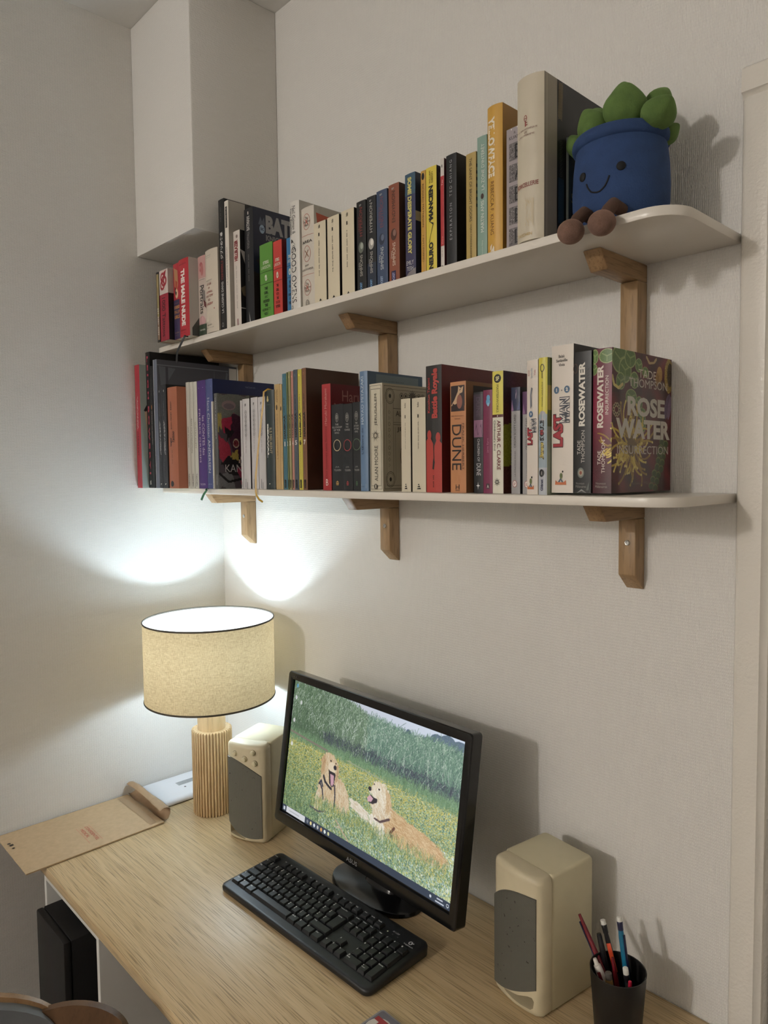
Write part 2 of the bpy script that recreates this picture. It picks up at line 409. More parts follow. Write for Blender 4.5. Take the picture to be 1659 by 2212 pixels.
# ------------------------------------------------------------------ desk
DT = 0.74
m_desk = wood('desk_oak', (210, 186, 146), (196, 170, 128), 'x', 0.38, 0.44, 2.6, 150, 0.35)
m_white = M('white_lacquer', (222, 220, 214), 0.4)
desk = thing('desk', 'light oak desk top standing against the corner walls', 'desk', (0.7, -0.3, 0))
MB().box(0.004, 1.445, -0.604, -0.002, DT-0.022, DT).build('desk_top', m_desk, desk, bevel=0.0015, seg=2)
for lx, ly in ((1.405, -0.57), (1.405, -0.04), (0.045, -0.04)):
    MB().box(lx-0.02, lx+0.02, ly-0.02, ly+0.02, 0.0, DT-0.0222).build('leg', m_white, desk, bevel=0.002)
cab = thing('open_cabinet', 'white thin-walled open cabinet under the desk around the black tower', 'cabinet', (0.31, -0.3, 0))
cx0, cx1, cy0, cz1, cb = 0.150, 0.470, -0.585, 0.690, 0.013
MB().box(cx0, cx0+cb, cy0, -0.08, 0, cz1).build('side_panel', m_white, cab, bevel=0.001)
MB().box(cx1-cb, cx1, cy0, -0.08, 0, cz1).build('side_panel', m_white, cab, bevel=0.001)
MB().box(cx0+cb, cx1-cb, cy0, -0.08, cz1-cb, cz1).build('top_panel', m_white, cab, bevel=0.001)
MB().box(cx0+cb, cx1-cb, cy0, -0.08, 0.185, 0.185+cb).build('shelf_board', m_white, cab, bevel=0.001)
MB().box(cx0+cb, cx1-cb, -0.092, -0.08, 0.2, cz1-cb).build('back_panel', m_white, cab)
m_pc = M('tower_black', (9, 9, 10), 0.6)
pc = thing('computer_tower', 'black computer tower jutting out of the white cabinet under the desk', 'computer', (0.29, -0.4, 0.198))
MB().box(0.207, 0.376, -0.606, -0.20, 0.206, 0.6445).build('case', m_pc, pc, bevel=0.003)
MB().box(0.207, 0.376, -0.622, -0.6065, 0.206, 0.6445).build('front_panel', M('tower_front', (17, 16, 16), 0.5), pc, bevel=0.004)
for fx in (0.225, 0.358):
    for fy in (-0.57, -0.24):
        MB().lathe([(0.009, 0.1981), (0.010, 0.2058)], fx, fy, 12).build('foot', m_pc, pc)

# ------------------------------------------------------------------ table lamp
LX, LY = 0.2395, -0.1904
lamp = thing('table_lamp', 'table lamp with linen drum shade, lit, on a fluted wooden foot', 'lamp', (LX, LY, DT))
m_ash = wood('lamp_wood', (208, 180, 138), (190, 160, 118), 'z', 0.5, 0.2, 5, 60, 0.1)
NF = 40; rings = []
def flute(z, R, depth=0.0055):
    r = []
    for i in range(NF):
        for fr, d in ((0.0, depth), (0.17, depth*0.92), (0.25, 0.0006), (0.40, 0.0), (0.60, 0.0), (0.75, 0.0006), (0.83, depth*0.92)):
            th = 2*PI*(i+fr)/NF; q = R-d; r.append((LX+q*math.cos(th), LY+q*math.sin(th), z))
    return r
RB = 0.0512
MB().loft([flute(DT+0.0004, RB-0.001), flute(DT+0.002, RB), flute(0.955, RB), flute(0.957, RB-0.001)]).build('foot', m_ash, lamp, smooth=True, autos=25)
MB().lathe([(0.0355, 0.9572), (0.0355, 1.040), (0.034, 1.042)], LX, LY, 40).build('neck', m_ash, lamp, smooth=True)
MB().lathe([(0.017, 1.0422), (0.017, 1.078), (0.0135, 1.082)], LX, LY, 24).build('socket', M('white_plastic', (235, 235, 232), 0.4), lamp, smooth=True)
BR, BZ = LAMP_BULB['r'], LAMP_BULB['rz']
MB().lathe([(0.0135, 1.0822), (0.017, 1.086), (0.030, 1.094), (BR, 1.0985), (BR-0.001, 1.0988)], LX, LY, 32).build('bulb_neck', emis('bulb_neck_glow', LAMP_BULB['color'], LAMP_BULB['lower']), lamp, smooth=True)
MB().lathe([(BR-0.0008, 1.099)]+[(BR*math.cos(k*PI/16), 1.0995+BZ*math.sin(k*PI/16)) for k in range(8)]+[(0.001, 1.0995+BZ)], LX, LY, 32).build('bulb', emis('bulb_glow', LAMP_BULB['color'], LAMP_BULB['strength']), lamp, smooth=True)
ms, nt, b = mat_new('linen_shade'); L = nt.links.new; N = nt.nodes.new
tc = N('ShaderNodeTexCoord'); geo = N('ShaderNodeNewGeometry'); mixs = []
fac = []
for sc in ((26, 26, 420), (330, 330, 40)):
    mp = N('ShaderNodeMapping'); mp.inputs['Scale'].default_value = sc; L(tc.outputs['Object'], mp.inputs['Vector'])
    nz = N('ShaderNodeTexNoise'); nz.inputs['Scale'].default_value = 3.2; nz.inputs['Detail'].default_value = 3; L(mp.outputs[0], nz.inputs['Vector']); fac.append(nz.outputs['Fac'])
av = N('ShaderNodeMath'); av.operation = 'ADD'; L(fac[0], av.inputs[0]); L(fac[1], av.inputs[1])
rp = N('ShaderNodeValToRGB'); rp.color_ramp.elements[0].position = 0.36; rp.color_ramp.elements[1].position = 0.62
hf = N('ShaderNodeMath'); hf.operation = 'MULTIPLY'; hf.inputs[1].default_value = 0.5; L(av.outputs[0], hf.inputs[0]); L(hf.outputs[0], rp.inputs[0])
rp.color_ramp.elements[0].color = (0.58, 0.50, 0.37, 1); rp.color_ramp.elements[1].color = (1.0, 0.92, 0.74, 1)
tr = N('ShaderNodeBsdfTranslucent'); tcol = N('ShaderNodeMix'); tcol.data_type = 'RGBA'; tcol.blend_type = 'MULTIPLY'; tcol.inputs[0].default_value = 1
SHADE_T = (0.140, 0.115, 0.082)
tcol.inputs[7].default_value = (*SHADE_T, 1); L(rp.outputs[0], tcol.inputs[6]); L(tcol.outputs[2], tr.inputs['Color'])
df = N('ShaderNodeBsdfDiffuse'); ic = N('ShaderNodeMix'); ic.data_type = 'RGBA'
oc = N('ShaderNodeMix'); oc.data_type = 'RGBA'; oc.blend_type = 'MULTIPLY'; oc.inputs[0].default_value = 1; oc.inputs[7].default_value = (0.50, 0.42, 0.30, 1); L(rp.outputs[0], oc.inputs[6])
L(geo.outputs['Backfacing'], ic.inputs[0]); L(oc.outputs[2], ic.inputs[6]); ic.inputs[7].default_value = (0.78, 0.78, 0.76, 1); L(ic.outputs[2], df.inputs['Color'])
ad = N('ShaderNodeAddShader'); L(tr.outputs[0], ad.inputs[0]); L(df.outputs[0], ad.inputs[1]); L(ad.outputs[0], nt.nodes['Material Output'].inputs[0]); nt.nodes.remove(b)
SR, ST, SB = 0.1643, 1.2438, 1.0405
so = MB().loft([[(LX+SR*math.cos(2*PI*i/96), LY+SR*math.sin(2*PI*i/96), z) for i in range(96)] for z in (SB, (SB+ST)/2, ST)], False, False).build('lamp_shade', ms, lamp, smooth=True)
bm = bmesh.new(); bm.from_mesh(so.data)
f0 = bm.faces[:][0]; c0 = f0.calc_center_median()
if f0.normal.x*(c0.x)+f0.normal.y*(c0.y) < 0: bmesh.ops.reverse_faces(bm, faces=bm.faces)
bm.to_mesh(so.data); bm.free()
m_rim = M('shade_rim', (74, 66, 54), 0.6)
for zz in (SB+0.001, ST-0.001):
    rg = []
    for i in range(96):
        th = 2*PI*i/96; rg.append([(LX+(SR+0.0016*math.cos(2*PI*k/8))*math.cos(th), LY+(SR+0.0016*math.cos(2*PI*k/8))*math.sin(th), zz+0.0024*math.sin(2*PI*k/8)) for k in range(8)])
    rg.append(rg[0]); MB().loft(rg, False, False).build('shade_rim', m_rim, so, smooth=True)
fit = MB()
for k in range(3):
    a = 2*PI*k/3+0.4; fit.tube([(LX+0.0172*math.cos(a), LY+0.0172*math.sin(a), 1.07), (LX+0.08*math.cos(a), LY+0.08*math.sin(a), 1.05), (LX+(SR-0.0008)*math.cos(a), LY+(SR-0.0008)*math.sin(a), SB+0.003)], 0.0013, 6)
fit.build('shade_carrier', M('white_plastic', (235, 235, 232), 0.4), lamp)

# ------------------------------------------------------------------ monitor
m_blk = M('monitor_black', (15, 15, 16), 0.16, spec=0.5); m_blk2 = M('monitor_black_matte', (24, 23, 23), 0.42)
MO = Vector((0.8175, -0.1813, 0.9947)); my, mt = -0.0272, 0.1451
mu = Vector((math.cos(my), math.sin(my), 0)); mn = Vector((math.sin(my)*math.cos(mt), -math.cos(my)*math.cos(mt), math.sin(mt))); mv = mn.cross(mu)
SW, SH = 0.5213, 0.2932
def mp_(a, b, c=0.0): return tuple(MO+mu*a+mv*b+mn*c)          # screen plane coordinates: right, up, toward viewer
BX, BT, BB = 0.0194, 0.0191, 0.0262
mon = thing('monitor', 'black flat computer monitor showing two dogs lying in a meadow', 'monitor', (0.805, -0.13, DT))
ow, ot, ob_ = SW/2+BX, SH/2+BT, SH/2+BB
def rrect(w0, w1, h0, h1, r, n=4):
    p = []
    for cx, cy, a0 in ((w1-r, h1-r, 0), (w0+r, h1-r, PI/2), (w0+r, h0+r, PI), (w1-r, h0+r, 1.5*PI)):
        for k in range(n+1): a = a0+k*PI/2/n; p.append((cx+r*math.cos(a), cy+r*math.sin(a)))
    return p
outer = rrect(-ow, ow, -ob_, ot, 0.007); inner = rrect(-SW/2-0.0025, SW/2+0.0025, -SH/2-0.0025, SH/2+0.0025, 0.0004)
def lift(P, c): return [mp_(a, b, c) for a, b in P]
sc_ = lambda P, k: [(a*(1-k/ow), b*(1-k/ot)) for a, b in P]
MB().loft([lift(sc_(outer, 0.0), -0.021), lift(outer, 0.003), lift(sc_(outer, 0.0015), 0.0055), lift(sc_(outer, 0.004), 0.0062), lift(inner, 0.0045), lift(inner, -0.0015)], True, False).build('bezel', m_blk, mon, smooth=True, autos=30)
MB().loft([lift(sc_(outer, 0.012), -0.0212), lift(sc_(outer, 0.02), -0.034), lift(sc_(outer, 0.09), -0.042)]).build('back_cover', m_blk2, mon, smooth=True)
MB().loft([lift(inner, -0.0030), lift(inner, -0.0016)]).build('screen_surround', m_blk2, mon)
# --- the picture on the screen, painted
W_, H_ = 640, 360
cv = Canvas(W_, H_, (168, 174, 192)); cv.lw = 1.5
yy = np.linspace(0, 1, H_)[:, None, None]; xx = np.linspace(0, 1, W_)[None, :, None]
cv.p[:] = np.array((188, 190, 200))*(1-xx)+np.array((205, 216, 236))*xx - yy*40
for x, y, rx, ry in ((0.725, 0.10, 0.018, 0.05), (0.775, 0.115, 0.02, 0.035), (0.81, 0.12, 0.02, 0.03), (0.87, 0.06, 0.035, 0.045), (0.92, 0.05, 0.04, 0.05), (0.98, 0.06, 0.04, 0.05), (0.84, 0.09, 0.05, 0.04), (0.95, 0.1, 0.09, 0.05)):
    cv.ell(x, y, rx, ry, (84, 104, 124), 10)
def top_reed(x): return np.where(x < 0.30, -0.02+0.0*x, np.where(x < 0.5, -0.02+(x-0.30)*0.55, 0.09+0.01*np.sin(x*20)))
for lay, k in ((0, 9000), (1, 15000), (2, 5000)):
    x = RNG.random(k)*1.06-0.03; yb = RNG.uniform(0.10, 0.40, k) if lay == 0 else RNG.uniform(0.17, 0.43, k)
    if lay == 2: yb = RNG.uniform(0.12, 0.30, k)
    ln = RNG.uniform(0.07, 0.22, k)*(0.8 if lay == 2 else 1); yt = np.maximum(yb-ln, top_reed(x)+RNG.normal(0.012, 0.022, k)-RNG.random(k)**6*0.05)
    t_ = RNG.random((k, 1)); c = np.array((64, 88, 66))+(np.array((128, 158, 118))-np.array((64, 88, 66)))*t_*np.clip(1.25-2.0*(yb[:, None]-0.1), 0.35, 1)
    c = c+(x[:, None] > 0.5)*np.array((2, 10, 18))+(x[:, None] < 0.25)*np.array((-8, -8, -10))
    if lay < 2: dark = (RNG.random(k) < 0.6)*(yb > 0.27)*(x > 0.22); c = np.where(dark[:, None], np.array((62, 68, 78))+RNG.normal(0, 12, (k, 1)), c)
    lt = RNG.random(k) < (0.05 if lay < 2 else 0.16); c = np.where(lt[:, None], np.array((178, 194, 176))+RNG.normal(0, 12, (k, 1)), c)
    cv.strokes(x, yb, RNG.normal(0.006, 0.014, k), yt-yb, c, n=70, curve=RNG.normal(0.004, 0.016, k))
# meadow
g0 = np.array((104, 126, 66)); g1 = np.array((116, 148, 112))
fld = slice(int(H_*0.41), H_)
cv.p[fld] = g0+(g1-g0)*xx+RNG.normal(0, 14, (H_-int(H_*0.41), W_, 1))
k = 22000; x = RNG.random(k); y = RNG.uniform(0.41, 0.99, k); c = np.where((RNG.random(k) < 0.5)[:, None], np.array((66, 96, 60)), np.array((142, 172, 116)))+RNG.normal(0, 12, (k, 1))+(x[:, None])*np.array((0, 8, 26))
cv.strokes(x, y, RNG.normal(0, 0.008, k), -RNG.uniform(0.01, 0.05, k), c, n=14)
k = 30000; x = RNG.random(k); y = 0.41+0.56*RNG.random(k)**1.6; keep = RNG.random(k) < np.clip(1.15-1.1*np.abs(y-0.47-0.10*x)/0.42, 0.12, 1)
x, y = x[keep], y[keep]; k = len(x); c = np.where((RNG.random(k) < 0.8)[:, None], np.array((212, 190, 72)), np.array((226, 222, 190)))+RNG.normal(0, 12, (k, 1))
cv.strokes(x, y, np.full(k, 0.0022), np.zeros(k), c, n=3, alpha=0.85)
k = 5200; x = 1-RNG.random(k)**1.4*0.75; y = 1-RNG.random(k)*0.32; c = np.where((RNG.random(k) < 0.45)[:, None], np.array((214, 204, 92)), np.array((214, 226, 220)))+RNG.normal(0, 12, (k, 1))
cv.strokes(x, y, np.full(k, 0.003), np.full(k, 0.006), c, n=4)
k = 2500; x = RNG.random(k); y = RNG.uniform(0.40, 0.45, k); cv.strokes(x, y, RNG.normal(0, 0.006, k), -RNG.uniform(0.02, 0.07, k), np.array((104, 140, 96))+RNG.normal(0, 14, (k, 1)), n=16)
cv.line([(0.0, 0.385), (0.12, 0.40), (0.27, 0.415)], 1.3, (126, 116, 100)); cv.line([(0.40, 0.42), (0.62, 0.44)], 0.7, (150, 160, 120))
def fur(pts, base, dark, light, n, ang, ln=0.018):
    cv.poly(pts, base, 10, 0.004)
    P = np.array(pts); lo, hi = P.min(0), P.max(0); x = RNG.uniform(lo[0], hi[0], n); y = RNG.uniform(lo[1], hi[1], n)
    m = cv._mask(pts); ok = m[np.clip((y*H_).astype(int), 0, H_-1), np.clip((x*W_).astype(int), 0, W_-1)]; x, y = x[ok], y[ok]; q = RNG.random((len(x), 1))
    c = np.where(q < 0.4, np.array(dark), np.array(light))+RNG.normal(0, 8, (len(x), 1)); a = ang+RNG.normal(0, 0.35, len(x))
    cv.strokes(x, y, np.cos(a)*ln, np.sin(a)*ln*1.6, c, n=12, alpha=0.5)
G_, GD, GL = (206, 176, 130), (184, 138, 88), (232, 214, 180)
# sitting dog: back and haunch, chest, forelegs, head
fur([(0.335, 0.585), (0.372, 0.565), (0.405, 0.60), (0.43, 0.66), (0.44, 0.73), (0.42, 0.775), (0.37, 0.79), (0.34, 0.76)], (212, 184, 140), GD, GL, 1000, 1.2)
fur([(0.43, 0.655), (0.49, 0.66), (0.545, 0.69), (0.56, 0.735), (0.53, 0.75), (0.45, 0.715)], (222, 208, 184), (204, 178, 140), (238, 230, 214), 400, 0.4)
fur([(0.238, 0.62), (0.262, 0.56), (0.33, 0.60), (0.352, 0.66), (0.36, 0.78), (0.32, 0.79), (0.295, 0.74), (0.262, 0.80), (0.234, 0.82), (0.226, 0.73)], G_, GD, GL, 1000, 1.5)
fur([(0.222, 0.74), (0.25, 0.72), (0.248, 0.85), (0.218, 0.855)], (220, 200, 164), GD, GL, 120, 1.6)
fur([(0.243, 0.475), (0.262, 0.43), (0.285, 0.420), (0.318, 0.432), (0.342, 0.462), (0.354, 0.52), (0.352, 0.58), (0.336, 0.60), (0.315, 0.61), (0.285, 0.60), (0.262, 0.60), (0.246, 0.56)], (210, 180, 134), GD, GL, 840, 1.4)
fur([(0.243, 0.475), (0.262, 0.44), (0.268, 0.50), (0.262, 0.58), (0.247, 0.60), (0.24, 0.53)], (192, 150, 102), (168, 122, 76), (210, 178, 130), 140, 1.5)
fur([(0.338, 0.47), (0.352, 0.50), (0.355, 0.58), (0.344, 0.60), (0.341, 0.53)], (192, 150, 102), (168, 122, 76), (210, 178, 130), 80, 1.5)
cv.ell(0.312, 0.515, 0.026, 0.036, (228, 206, 170), 6)
cv.poly([(0.290, 0.535), (0.300, 0.545), (0.332, 0.545), (0.338, 0.555), (0.332, 0.64), (0.318, 0.652), (0.302, 0.63)], (44, 36, 40))
cv.poly([(0.303, 0.565), (0.327, 0.565), (0.331, 0.62), (0.322, 0.645), (0.312, 0.635)], (206, 150, 164), 5)
cv.ell(0.330, 0.507, 0.0095, 0.017, (40, 36, 42)); cv.ell(0.300, 0.473, 0.0048, 0.0066, (52, 38, 34)); cv.ell(0.333, 0.476, 0.0034, 0.006, (52, 38, 34))
cv.line([(0.262, 0.60), (0.275, 0.635), (0.30, 0.655), (0.318, 0.665)], 1.4, (46, 42, 46)); cv.line([(0.245, 0.665), (0.262, 0.70), (0.272, 0.76)], 1.0, (50, 48, 62)); cv.line([(0.338, 0.63), (0.346, 0.70), (0.347, 0.78)], 1.0, (44, 44, 56))
cv.line([(0.236, 0.67), (0.25, 0.64), (0.262, 0.675)], 1.0, (48, 50, 66)); cv.line([(0.19, 0.86), (0.25, 0.865), (0.30, 0.835)], 0.9, (74, 72, 76))
# lying dog: long body, chest, head in profile
fur([(0.60, 0.62), (0.655, 0.575), (0.70, 0.60), (0.78, 0.625), (0.86, 0.645), (0.93, 0.68), (0.965, 0.735), (0.94, 0.79), (0.85, 0.80), (0.74, 0.80), (0.66, 0.775), (0.61, 0.74)], (204, 164, 110), (176, 122, 70), (228, 196, 146), 3000, 0.35, 0.022)
fur([(0.555, 0.70), (0.60, 0.66), (0.64, 0.70), (0.65, 0.79), (0.61, 0.79), (0.565, 0.75)], (232, 222, 200), (206, 182, 144), (242, 236, 224), 520, 1.3)
fur([(0.556, 0.60), (0.58, 0.57), (0.645, 0.55), (0.672, 0.58), (0.672, 0.65), (0.62, 0.70), (0.575, 0.69)], (218, 198, 164), GD, (240, 230, 208), 600, 1.2)
fur([(0.563, 0.49), (0.58, 0.462), (0.60, 0.455), (0.63, 0.462), (0.652, 0.49), (0.664, 0.54), (0.66, 0.60), (0.62, 0.62), (0.585, 0.60), (0.566, 0.56), (0.548, 0.545), (0.546, 0.53), (0.556, 0.515)], (226, 208, 176), (204, 172, 124), (242, 234, 216), 840, 1.2)
fur([(0.638, 0.48), (0.66, 0.51), (0.672, 0.57), (0.664, 0.63), (0.645, 0.63), (0.642, 0.56)], (204, 166, 116), (176, 130, 82), (224, 194, 150), 160, 1.5)
cv.ell(0.5485, 0.530, 0.009, 0.015, (40, 36, 42)); cv.ell(0.600, 0.508, 0.0048, 0.0066, (52, 38, 34)); cv.ell(0.570, 0.489, 0.0034, 0.005, (52, 38, 34))
cv.poly([(0.554, 0.565), (0.575, 0.575), (0.596, 0.575), (0.594, 0.60), (0.57, 0.622), (0.552, 0.622), (0.545, 0.60)], (46, 38, 42)); cv.poly([(0.538, 0.595), (0.553, 0.57), (0.572, 0.585), (0.562, 0.612), (0.542, 0.62)], (214, 158, 172), 5)
cv.line([(0.59, 0.705), (0.62, 0.71), (0.668, 0.665)], 1.1, (86, 62, 60)); cv.line([(0.70, 0.70), (0.68, 0.745), (0.69, 0.77)], 1.3, (104, 62, 44))
# grass over the lower edge of the bodies
k = 1500; x = RNG.uniform(0.2, 1.0, k); y = np.where(x < 0.56, RNG.uniform(0.78, 0.86, k), RNG.uniform(0.77, 0.87, k)); c = np.where((RNG.random(k) < 0.55)[:, None], np.array((92, 122, 74)), np.where((RNG.random(k) < 0.5)[:, None], np.array((202, 184, 82)), np.array((160, 186, 132))))+RNG.normal(0, 12, (k, 1))
cv.strokes(x, y, RNG.normal(0, 0.006, k), -RNG.uniform(0.015, 0.06, k), c, n=12)
cv.line([(0.365, 0.855), (0.45, 0.95)], 0.9, (176, 156, 118)); cv.line([(0.40, 0.89), (0.37, 0.90)], 0.6, (186, 170, 136))
sm = cv.p.copy(); sm[1:-1, 1:-1] = 0.52*cv.p[1:-1, 1:-1]+0.12*(cv.p[:-2, 1:-1]+cv.p[2:, 1:-1]+cv.p[1:-1, :-2]+cv.p[1:-1, 2:]); gy = sm.mean(2, keepdims=True); cv.p = (sm*0.86+gy*0.14)*0.88+np.array((172, 182, 186))*(0.09+0.07*xx)
# desktop icons, task bar
for (x, y), c in (((0.022, 0.035), (96, 150, 180)), ((0.021, 0.125), (196, 200, 200)), ((0.021, 0.30), (200, 200, 200)), ((0.021, 0.48), (210, 210, 205)), ((0.06, 0.15), (190, 194, 190))): cv.ell(x, y, 0.007, 0.016, c, 14)
cv.poly([(0, 0.953), (1, 0.953), (1, 1.01), (0, 1.01)], (62, 70, 84)); cv.poly([(0.03, 0.955), (0.165, 0.955), (0.165, 1.01), (0.03, 1.01)], (206, 208, 212)); cv.poly([(0.05, 0.974), (0.125, 0.974), (0.125, 0.984), (0.05, 0.984)], (176, 178, 184))
cv.poly([(0.008, 0.966), (0.02, 0.966), (0.02, 0.992), (0.008, 0.992)], (200, 206, 214))
for x, c in ((0.185, (120, 126, 136)), (0.208, (226, 210, 150)), (0.232, (214, 220, 226)), (0.256, (180, 180, 178)), (0.28, (210, 160, 100)), (0.304, (220, 228, 222)), (0.328, (200, 200, 150))): cv.ell(x, 0.978, 0.0065, 0.013, c)
cv.poly([(0.935, 0.964), (0.962, 0.964), (0.962, 0.973), (0.935, 0.973)], (190, 196, 208)); cv.poly([(0.928, 0.982), (0.968, 0.982), (0.968, 0.991), (0.928, 0.991)], (190, 196, 208)); cv.ell(0.905, 0.978, 0.005, 0.009, (200, 206, 214)); cv.ell(0.985, 0.977, 0.006, 0.011, (206, 212, 220)); cv.ell(0.985, 0.977, 0.004, 0.007, (62, 70, 84))
m_scr = bpy.data.materials.new('screen_light'); m_scr.use_nodes = True; nt = m_scr.node_tree; nt.nodes.remove(nt.nodes['Principled BSDF'])
e = nt.nodes.new('ShaderNodeEmission'); va = nt.nodes.new('ShaderNodeVertexColor'); va.layer_name = 'Col'; nt.links.new(va.outputs[0], e.inputs[0]); e.inputs[1].default_value = 1.0
gl = nt.nodes.new('ShaderNodeBsdfGlossy'); gl.inputs['Roughness'].default_value = 0.35; gl.inputs['Color'].default_value = (0.02, 0.02, 0.02, 1)
ads = nt.nodes.new('ShaderNodeAddShader'); nt.links.new(e.outputs[0], ads.inputs[0]); nt.links.new(gl.outputs[0], ads.inputs[1]); nt.links.new(ads.outputs[0], nt.nodes['Material Output'].inputs[0])
cv.panel('screen_picture', lambda a, b: mp_((a-0.5)*SW, (b-0.5)*SH, -0.001), mon, m_scr)
ik = Ink(lambda a, b, k: mp_((a-0.5)*0.034, -SH/2-BB*0.52+(b-0.5)*0.0085, 0.0063+k*0.0001), 0.034, 0.0085)
ik.text('ASUS', 'h', 0, 1, 0, 1, (116, 116, 116), 0.02); ik.build('brand_lettering', mon)
ik = Ink(lambda a, b, k: mp_(-SW/2+0.004+a*0.03, SH/2+BT*0.42+b*0.004, 0.0066+k*0.0001), 0.03, 0.004)
ik.dashes('h', 0, 0.6, 0, 1, (62, 60, 58), 3); ik.build('model_lettering', mon)
for k in range(4):
    a = -SW/2-0.0196; b = -0.02-0.022*k
    MB().loft([lift(rrect(-ow-0.0012, -ow+0.002, b-0.006, b+0.006, 0.001), -0.012), lift(rrect(-ow-0.0012, -ow+0.002, b-0.006, b+0.006, 0.001), -0.004)]).build('button', m_blk2, mon)
bx, by = 0.805, -0.132
MB().loft([[(bx+r*math.cos(2*PI*i/72), by+r*0.60*math.sin(2*PI*i/72), z) for i in range(72)] for r, z in [(0.1185, DT+0.0003), (0.120, DT+0.003), (0.118, DT+0.0085), (0.112, DT+0.0105), (0.03, DT+0.0125)]]).build('stand_base', m_blk, mon, smooth=True)
nk = []
for z, yy0, w, d in ((DT+0.012, -0.115, 0.05, 0.026), (DT+0.03, -0.11, 0.042, 0.018), (DT+0.10, -0.112, 0.036, 0.015), (DT+0.17, -0.118, 0.036, 0.014), (DT+0.215, -0.125, 0.04, 0.012)):
    nk.append([(bx+0.008+a, yy0+0.0+b, z) for a, b in rrect(-w, w, -d, d, d*0.9)])
MB().loft(nk).build('stand_neck', m_blk, mon, smooth=True)

# ------------------------------------------------------------------ keyboard
KO = Vector((0.5745, -0.3690, DT+0.0005)); KR = 0.0225
ku = Vector((math.cos(KR), math.sin(KR), 0)); kv = Vector((-math.sin(KR), math.cos(KR), 0)); KS = 0.062; KD = 0.158
def kp(a, b, c=0.0): return tuple(KO+ku*a+kv*b+Vector((0, 0, c)))
def plate(b): return 0.0135+KS*b
m_kb = M('keyboard_black', (22, 23, 25), 0.42, bump=0.12, bscale=900); m_key = M('key_black', (26, 27, 30), 0.34, bump=0.15, bscale=1200)
kb = thing('keyboard', 'black full-size computer keyboard lying on the oak desk before the monitor', 'keyboard', tuple(KO))
KL = 0.452
def kring(ins, zt, frontlift=0.0):
    out = []
    for a, b in rrect(ins, KL-ins, ins*0.8, KD-ins, 0.013, 5): out.append(kp(a, b, zt if zt < 0.004 else (zt-0.0135)+plate(max(b, 0.012))))
    return out
MB().loft([kring(0.004, 0.0), kring(0.0008, 0.003), kring(0.0, 0.0085), kring(0.0012, 0.0122), kring(0.0045, 0.0136), kring(0.010, 0.0138)]).build('keyboard_body', m_kb, kb, smooth=True, autos=60)
keymesh = {}
U = 0.019
def key_mesh(w, d):
    k = (round(w, 4), round(d, 4))
    if k in keymesh: return keymesh[k]
    mb = MB(); x, y = w/2-0.0006, d/2-0.0006; tx, ty = x-0.0021, y-0.0020; h = 0.0062
    mb.loft([[(-x, -y, 0), (x, -y, 0), (x, y, 0), (-x, y, 0)], [(-x, -y, 0.001), (x, -y, 0.001), (x, y, 0.001), (-x, y, 0.001)],
             [(-tx, -ty+0.0006, h-0.0005), (tx, -ty+0.0006, h-0.0005), (tx, ty+0.0009, h-0.0005), (-tx, ty+0.0009, h-0.0005)],
             [(-tx+0.0007, -ty+0.0013, h), (tx-0.0007, -ty+0.0013, h), (tx-0.0007, ty+0.0003, h), (-tx+0.0007, ty+0.0003, h)]])
    me = bpy.data.meshes.new('key'); me.from_pydata(mb.v, [], mb.f); me.materials.append(m_key); keymesh[k] = me
    return me
legend = Ink(lambda a, b, k: kp(a, b, plate(b)+0.0068), 1, 1)
def key(a, b, w=1, d=1, txt='', small=False):
    """a, b: centre of the key in keyboard space; w, d in key units"""
    o = link(bpy.data.objects.new('key', key_mesh(w*U, d*U))); o.parent = kb
    o.location = Vector(kp(a, b, plate(b)+0.0002))-KO; o.rotation_euler = (math.atan(KS), 0, KR)
    if txt.strip():
        rows = txt.split('|'); hh = 0.0024 if small else 0.0034
        for i, r in enumerate(rows):
            ww = min(0.0018*len(r) if small else 0.0026*len(r), w*U-0.005); x0 = a-w*U/2+0.0034; yb = b+d*U/2-0.0062-i*0.0042
            legend.text(r, 'h', x0, x0+ww, yb, yb+hh, (225, 225, 222), 0.02)
KA, KB_ = 0.0115, 0.0205
def row(r, keys, a0=0.0):
    x = a0
    for kd in keys:
        t, w = kd if isinstance(kd, tuple) else (kd, 1)
        if t is not None: key(KA+(x+w/2)*U, KB_+(r+0.5)*U, w, 1, t, len(t) > 3)
        x += w
row(0, [('Ctrl', 1.25), ('=', 1.25), ('Alt', 1.25), (' ', 6.25), ('Alt Gr', 1.25), ('=', 1.25), ('=', 1.25), ('Ctrl', 1.25)])
row(1, [('^', 1.25), '>|<', 'W', 'X', 'C', 'V', 'B', 'N', '?|,', '.|;', '/|:', '§|!', ('Maj', 2.75)])
row(2, [('A', 1.75), 'Q', 'S', 'D', 'F', 'G', 'H', 'J', 'K', 'L', 'M', '%|ù', 'µ|*'])
row(3, [('Tab', 1.5), 'A', 'Z', 'E', 'R', 'T', 'Y', 'U', 'I', 'O', 'P', '¨|^', '£|$'])
key(KA+(14.35)*U, KB_+3.0*U, 1.3, 2, 'Entrée', True)
row(4, ['²', '1|&', '2|é', '3|"', "4|'", '5|(', '6|-', '7|è', '8|_', '9|ç', '0|à', '°|)', '+|=', ('Retour Arr', 2)])
fb = KB_+5.0*U+0.013
key(KA+0.5*U, fb, 1, 0.92, 'Echap', True)
for g, x0 in ((1, 2.0), (5, 6.5), (9, 11.0)):
    for k in range(4): key(KA+(x0+k+0.5)*U, fb, 1, 0.92, 'F%d' % (g+k), True)
NA = KA+15*U+0.0055
for k, t_ in enumerate(('Impr', 'Arrêt', 'Pause')): key(NA+(k+0.5)*U, fb, 1, 0.92, t_, True)
